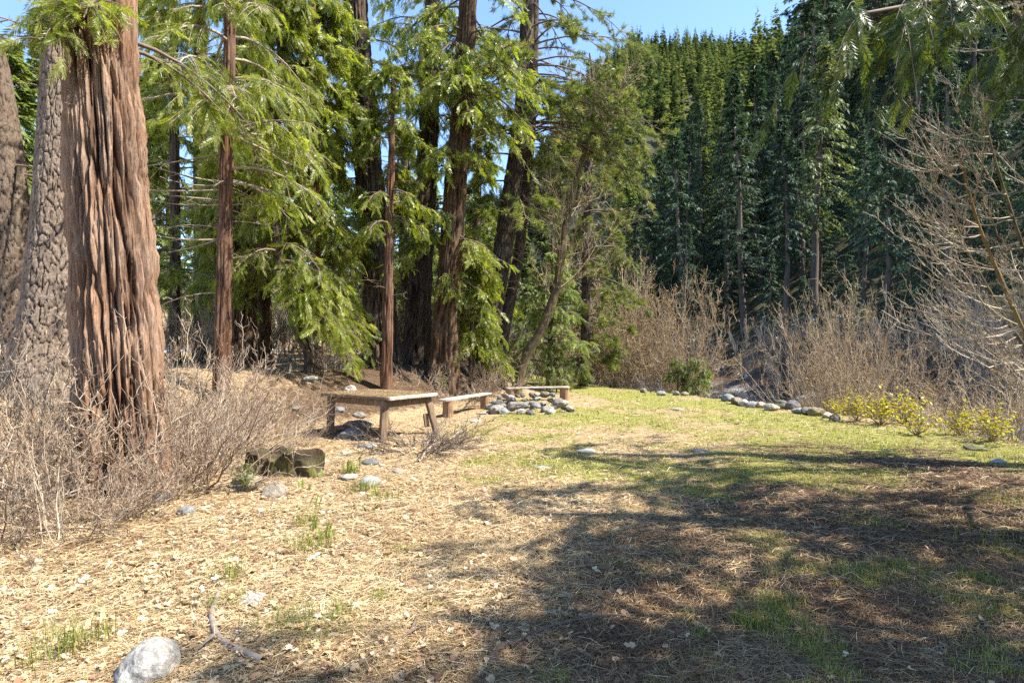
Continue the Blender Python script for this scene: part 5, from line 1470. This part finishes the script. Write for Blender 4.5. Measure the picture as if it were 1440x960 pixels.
def plants():
    rng = rg(900)
    ym = [leafy_mesh(901 + i, 28, .74, 1.1, 10, .082, 'yellow_leaf') for i in range(3)]
    g = 'yellow-leaved plants along the bank'
    def plant(name, lab, me, x, y, sc, group, cat='plant'):
        r = thing(name, lab, cat, (x, y, gz(x, y)), group); r.rotation_euler = (0, 0, rng.uniform(0, 6)); r.scale = (sc,) * 3
        link('stems', me[0], r); link('leaves', me[1], r); return r
    for i, (px, py, sc, lab) in enumerate(((1205, 592, .9, 'low yellow-leaved plant at the left end of the bank growth'), (1238, 597, 1.0, 'dense yellow-leaved plant in the middle of the bank growth'), (1272, 597, 1.05, 'bright yellow-leaved plant next to the dense one'),
                                           (1322, 600, 1.2, 'tall arching yellow-leaved plant beside a bluish river stone'), (1350, 612, .8, 'thin yellow-green plant right of the tall arching one'), (1395, 622, .9, 'sparse yellow-leaved plant near the right edge'),
                                           (1430, 622, 1.0, 'yellow-leaved plant at the right edge of the photo'), (1290, 612, .7, 'small yellow-leaved plant in front of the bright one'), (1175, 584, .6, 'small olive yellow plant beside the last edge stone'), (1260, 585, 1.25, 'leggy yellow-leaved plant rising highest behind the others'))):
        x, y = gpx(px, py); plant('leafy_plant', lab, ym[i % 3], x, y, sc, g)
    gm = leafy_mesh(911, 30, 1.0, .6, 14, .075, 'shoot_leaf')
    for px, py, sc, lab in ((1036, 563, 1.0, 'small bright green bush between the edge stones'), (352, 688, .35, 'yellow-green tuft growing on the rock by the stump')):
        x, y = gpx(px, py); plant('leafy_plant', lab, gm, x, y + (.35 if sc > .5 else -.1), sc, None)
    # young conifers by the bank and low boughs on the mound
    for i, (x, y, H, lab) in enumerate(((6.2, 21.4, 1.5, 'small dense green conifer sapling in front of the left willow'), (6.9, 21.2, 1.8, 'taller pale green conifer sapling beside the dense one'), (2.6, 22.6, 1.5, 'low green conifer sapling at the grass edge by the far bench'), (1.6, 20.6, 2.0, 'young green conifer right of the leaning tree'))):
        z = gz(x, y)
        near_tree('conifer_sapling', lab, None, [(x, y, z), (x + .05, y, z + H * .5), (x + .08, y, z + H * .8)], [.06, .04, .02], z + H, 'fissure', 'dark_bark', 931 + i, 10, .2, None, .1, 'conifer saplings on the bank',
                  crown=[dict(n=26, z=(z + .15, z + H * .95), L=(.5, .15), n2=6, n3=4, size=.2, rise=(.5, 1.1), droop=(.1, .4), base=.72, mat='lit_fir_leaf')])
    def bough(lab, px, py, n, L, seed):
        x, y = gpx(px, py); r = rg(seed)
        root = thing('low_bough', lab, 'bough', (x, y, gz(x, y)))
        w, lf = MB(), MB()
        B = np.zeros((n, 3)) + np.array([0, 0, .12]); az = np.radians(r.uniform(-30, 210, n))
        lim = limb_curves(r, B, az, L * r.uniform(.5, 1.1, n), np.full(n, .45), np.full(n, .5))
        V, Q = tubes(lim, np.linspace(.014, .004, 7)[None] * np.ones((n, 1)), 4); w.add(V, Q, a=.3)
        cedar_crown(r, lim, w, lf, n2=9, n3=5, size=.28, droop=.3, base=.42, start=.1)
        w.build('stems', MAT['limb'], root); lf.build('foliage', MAT['cedar_leaf_deep'], root)
    bough('low spreading dark green bough lying on the mound behind the table', 490, 530, 16, 1.2, 921)
    bough('little green bough at the foot of the golden brown cedar', 650, 538, 8, .6, 923)
    bough('dark green fern-like bough low on the mound between the grove trunks', 598, 520, 9, .8, 926)
    bough('small dark bough on the bank left of the orange trunk', 520, 520, 8, .7, 927)
    bough('dim green undergrowth at the foot of the leaning pines', 700, 520, 10, .9, 928)
    bough('dim green undergrowth below the bushy bright young cedar', 415, 508, 10, .9, 929)
    bough('green sprig beside the red shaded cedar in the thicket', 352, 500, 7, 1.0, 925)
plants()

# ================================================================== GROUND COVER
def litter():
    rng = rg(950)
    def spots(n, dmin, dmax, hf=48, power=1.0, lat=None):
        """random points in front of the viewer, thinning with distance"""
        u = rng.random(n)
        d = 1 / ((1 / dmin) * (1 - u) + (1 / dmax) * u) if power == 1 else (dmin ** (1 - power) * (1 - u) + dmax ** (1 - power) * u) ** (1 / (1 - power))
        x = d * np.tan(np.radians(hf)) * rng.uniform(-1, 1, n)
        return x, d
    # fallen needles
    n = 240000
    x, y = spots(n, 1.9, 20)
    keep = (edge_x(y) - x > -.5) & (rng.random(n) > .75 * grass_mask(x, y)); x, y = x[keep], y[keep]; n = len(x)
    an = rng.normal(.45, .9, n) + 1.2 * vn2(x * 1.2, y * 1.2, 77)
    L = rng.uniform(.05, .19, n); w = np.maximum(.0011, y * .00042) * rng.uniform(.7, 1.3, n)
    D = np.stack([np.cos(an), np.sin(an), rng.normal(0, .13, n)], -1); S = np.stack([-np.sin(an), np.cos(an), rng.normal(0, .3, n)], -1)
    O = np.stack([x, y, terrain(x, y) + rng.uniform(.002, .02, n)], -1)
    L = L[:, None]; w = w[:, None]
    bend = np.array([0, 0, 1.]) * L * rng.normal(0.02, .05, (n, 1)) + S * L * rng.normal(0, .08, (n, 1))
    V = np.stack([O - D * L / 2 - S * w, O - D * L / 2 + S * w, O + bend + S * w, O + bend - S * w, O + D * L / 2 + S * w * .6, O + D * L / 2 - S * w * .6], 1).reshape(-1, 3)
    k = np.arange(n)[:, None] * 6
    Q = np.concatenate([k + np.array([[0, 1, 2, 3]]), k + np.array([[3, 2, 4, 5]])])
    dm = duff_shade_mask(x, y)
    a = np.clip(rng.normal(.58, .30, n) + .22 * fbm2(x * 1.7, y * 1.7, 66, 3) - .46 * dm, 0, 1)  # needles also darkened where the mask paints shade on the ground
    tag(MB().add(V, Q, a=a.repeat(6)).build('fallen_needles', MAT['needle']), 'straw coloured pine needles strewn thickly over the clearing', 'needles', kind='stuff')
    # dry leaves
    n = 26000
    x, y = spots(n, 1.9, 13)
    pr = .04 + .96 * sstep(1.5, -2.0, x - .25 * (y - 4)) * (.5 + .5 * sstep(-.3, .5, vn2(x * .9, y * .9, 88)))
    keep = (rng.random(n) < pr) & (edge_x(y) - x > 0); x, y = x[keep], y[keep]; n = len(x)
    base = np.array([(0, 0), (.25, .28), (.55, .16), (.62, .42), (.9, .2), (1.05, 0), (.9, -.2), (.62, -.42), (.55, -.16), (.25, -.28)]) - np.array([.5, 0])
    an = rng.uniform(0, 2 * PI, n); X = np.stack([np.cos(an), np.sin(an), rng.normal(0, .3, n)], -1); Z = nrm(np.stack([rng.normal(0, .4, n), rng.normal(0, .4, n), np.ones(n)], -1))
    Vt = np.c_[base, np.zeros(10)]
    sz = rng.uniform(.03, .075, n) * rng.uniform(.6, 1.1, n)
    O = np.stack([x, y, terrain(x, y) + .012 + rng.uniform(0, .018, n)], -1)
    cup = rng.normal(.0, .55, n)
    X = nrm(X); Y = nrm(np.cross(Z, X)); Zz = np.cross(X, Y)
    vv = base[None, :, 1]; uu = base[None, :, 0]
    zc = cup[:, None] * (vv ** 2 * 2.2 + uu ** 2 * .9) + rng.normal(0, .05, (n, 10))
    V = O[:, None] + sz[:, None, None] * (uu[..., None] * X[:, None] + vv[..., None] * Y[:, None] * rng.uniform(.6, 1.1, (n, 1, 1)) + zc[..., None] * Zz[:, None])
    k = np.arange(n)[:, None] * 10
    Q = np.concatenate([k + np.array([q]) for q in ((0, 1, 2, 8), (0, 8, 9, 0), (2, 3, 4, 5), (2, 5, 6, 8), (8, 6, 7, 8))][0:1] + [k + np.array([[2, 3, 4, 5]]), k + np.array([[2, 5, 6, 8]])])
    T = np.concatenate([k + np.array([[0, 8, 9]]), k + np.array([[8, 6, 7]])])
    tag(MB().add(V.reshape(-1, 3), Q, T, a=np.clip(rng.normal(.60, .30, n) - .4 * duff_shade_mask(x, y), 0, 1).repeat(10)).build('dry_leaves', MAT['dry_leaf']), 'curled tan and cream dead leaves scattered in the straw', 'leaves', kind='stuff')  # leaf colour lowered too where ground shade is painted
    # cones, bark chips and twig bits
    n = 14000
    x, y = spots(n, 1.9, 22); keep = edge_x(y) - x > -.5; x, y = x[keep], y[keep]; n = len(x)
    an = rng.uniform(0, 2 * PI, n); L = rng.uniform(.02, .16, n) * rng.uniform(.4, 1, n)
    t = np.linspace(-.5, .5, 4)
    P = np.stack([x[:, None] + np.cos(an)[:, None] * L[:, None] * t, y[:, None] + np.sin(an)[:, None] * L[:, None] * t, (terrain(x, y) + .008)[:, None] + rng.uniform(-.1, .16, (n, 1)) * L[:, None] * (t + .5)], -1) + rng.normal(0, .06, (n, 4, 3)) * L[:, None, None]
    V, Q = tubes(P, np.maximum(.0016, y * .00045)[:, None] * rng.uniform(.6, 2.0, (n, 1)) * np.array([1, 1, .9, .6])[None], 4)
    tag(MB().add(V, Q, a=rng.random(n).repeat(16)).build('twig_bits', MAT['dead_stick']), 'broken twig and bark bits littering the ground', 'twig bits', kind='stuff')
    # short grass
    n = 520000
    x, y = spots(n, 2.0, 27)
    gm = grass_mask(x, y) + .25 * vn2(x * 5, y * 5, 99)
    keep = (rng.random(n) < sstep(.30, .75, gm)) & (edge_x(y) - x > -.3); x, y = x[keep], y[keep]; n = len(x)
    hgt = rng.uniform(.02, .055, n) * (1 + .6 * vn2(x * 1.3, y * 1.3, 12)) * (.8 + .02 * y)
    # longer tufts the photo shows
    tx, ty, th_ = [], [], []
    for px, py, h, c, sp in ((95, 915, .2, 70, .09), (70, 930, .16, 40, .08), (130, 905, .14, 30, .06), (440, 770, .17, 90, .10), (432, 735, .15, 50, .07), (322, 815, .14, 60, .06), (318, 850, .1, 40, .06), (450, 890, .13, 80, .12), (400, 880, .12, 60, .10), (475, 868, .11, 40, .06), (535, 845, .08, 60, .05), (568, 775, .07, 50, .06), (1270, 800, .07, 170, .11), (1055, 880, .09, 110, .05), (1095, 868, .06, 90, .09), (1375, 815, .08, 70, .06), (1430, 770, .1, 120, .25), (1410, 705, .1, 120, .2), (990, 895, .06, 60, .04), (965, 870, .05, 40, .04), (495, 665, .16, 60, .05), (510, 690, .14, 50, .06), (545, 700, .1, 40, .08), (760, 657, .07, 80, .15), (780, 955, .06, 60, .05), (1140, 920, .06, 40, .06), (610, 855, .05, 40, .06), (900, 640, .06, 120, .4), (1250, 740, .05, 60, .08), (835, 740, .04, 50, .08)):
        x0, y0 = gpx(px, py); tx.append(rng.normal(x0, sp, int(c * 1.6))); ty.append(rng.normal(y0, sp, int(c * 1.6))); th_.append(h * 1.15 * rng.uniform(.4, 1.15, int(c * 1.6)))
    nt = sum(map(len, tx))
    x = np.r_[x, np.concatenate(tx)]; y = np.r_[y, np.concatenate(ty)]; hgt = np.r_[hgt, np.concatenate(th_)]; n2 = len(x)
    a = np.clip(rng.normal(.55, .25, n2), 0, 1); a[n:] = np.clip(rng.normal(.28, .2, nt), 0, 1)
    an = rng.uniform(0, 2 * PI, n2); lean = rng.uniform(.1, .9, n2)
    H = np.stack([np.cos(an), np.sin(an), 0 * an], -1); S = np.stack([-np.sin(an), np.cos(an), 0 * an], -1)
    w = (np.maximum(.0016, y * .00038) * rng.uniform(.7, 1.4, n2))[:, None]; hh = hgt[:, None]; ll = lean[:, None]
    O = np.stack([x, y, terrain(x, y) - .003], -1); Zv = np.array([0, 0, 1.])
    M1 = O + Zv * hh * .6 + H * hh * ll * .3; M2 = O + Zv * hh * (1 - .25 * ll) + H * hh * ll * .95
    V = np.stack([O - S * w, O + S * w, M1 + S * w * .8, M1 - S * w * .8, M2 + S * w * .15, M2 - S * w * .15], 1).reshape(-1, 3)
    k = np.arange(n2)[:, None] * 6
    Q = np.concatenate([k + np.array([[0, 1, 2, 3]]), k + np.array([[3, 2, 4, 5]])])
    print('grass', n2)
    tag(MB().add(V, Q, a=a.repeat(6)).build('grass', MAT['grass_blade']), 'short yellow-green grass growing in patches through the straw', 'grass', kind='stuff')
    # broad upright shoots
    b = MB()
    for px, py, c, h in ((455, 757, 5, .16), (487, 662, 3, .17), (508, 655, 3, .2), (528, 700, 4, .18), (430, 690, 3, .14), (448, 672, 3, .13), (470, 668, 3, .12), (520, 720, 3, .1), (448, 715, 4, .14), (440, 745, 4, .13)):
        x0, y0 = gpx(px, py)
        for q in range(c):
            xx, yy = x0 + rng.normal(0, .035), y0 + rng.normal(0, .035); an_ = rng.uniform(0, 6); hv = h * rng.uniform(.6, 1.1)
            d = np.array([math.cos(an_), math.sin(an_), 0]); s_ = np.array([-d[1], d[0], 0]); o_ = np.array([xx, yy, gz(xx, yy)])
            f = np.linspace(0, 1, 5); wv = np.array([.5, .9, 1, .75, .08]) * .011
            c_ = o_ + np.array([0, 0, 1]) * (f * hv)[:, None] + d * (f ** 2 * hv * .35)[:, None]
            VV = np.concatenate([c_ - s_ * wv[:, None], c_ + s_ * wv[:, None]])
            b.add(VV, [[i, i + 5, i + 6, i + 1] for i in range(4)], a=rng.uniform(.2, 1))
    tag(b.build('green_shoots', MAT['shoot_leaf'], None, True), 'broad upright green shoots coming up in the straw left of the table', 'shoots', kind='stuff')
litter()

# ================================================================== LIGHT, SKY, CAMERA
w = bpy.data.worlds.new('World'); scene.world = w; w.use_nodes = True
nt = w.node_tree; nt.nodes.clear()
sky = nt.nodes.new('ShaderNodeTexSky'); sky.sky_type = 'NISHITA'; sky.sun_disc = False
sky.sun_elevation = SUN_EL; sky.sun_rotation = math.radians(90) - SUN_AZ; sky.altitude = 600; sky.air_density = 1.0; sky.dust_density = 0.1; sky.ozone_density = 4.0
bg = nt.nodes.new('ShaderNodeBackground'); bg.inputs['Strength'].default_value = 0.15
out = nt.nodes.new('ShaderNodeOutputWorld')
nt.links.new(sky.outputs[0], bg.inputs[0]); nt.links.new(bg.outputs[0], out.inputs[0])

sl = bpy.data.lights.new('sun', 'SUN'); sl.energy = 5.0; sl.angle = math.radians(0.53); sl.color = (1.0, 0.95, 0.86)
so = bpy.data.objects.new('sun', sl); COL.objects.link(so)
so.rotation_euler = Vector(tuple(SUN)).to_track_quat('Z', 'Y').to_euler()

cam = bpy.data.cameras.new('camera'); cam.lens = 20.0; cam.sensor_width = 36.0; cam.shift_y = 10 / 1440
cam.clip_start = 0.05; cam.clip_end = 4000
co = bpy.data.objects.new('camera', cam); COL.objects.link(co); co.location = (0, 0, CAMZ); co.rotation_euler = (math.radians(90), 0, 0)
scene.camera = co

scene.render.engine = 'CYCLES'
vs = scene.view_settings
scene.display_settings.display_device = 'sRGB'
vs.view_transform = 'Standard'; vs.look = 'None'; vs.gamma = 1.0; vs.use_curve_mapping = False; vs.exposure = 1.5
cy = scene.cycles
cy.max_bounces = 7; cy.diffuse_bounces = 4; cy.glossy_bounces = 2; cy.transmission_bounces = 4; cy.transparent_max_bounces = 4
cy.use_denoising = False
cy.sample_clamp_indirect = 6
cy.caustics_reflective = False; cy.caustics_refractive = False
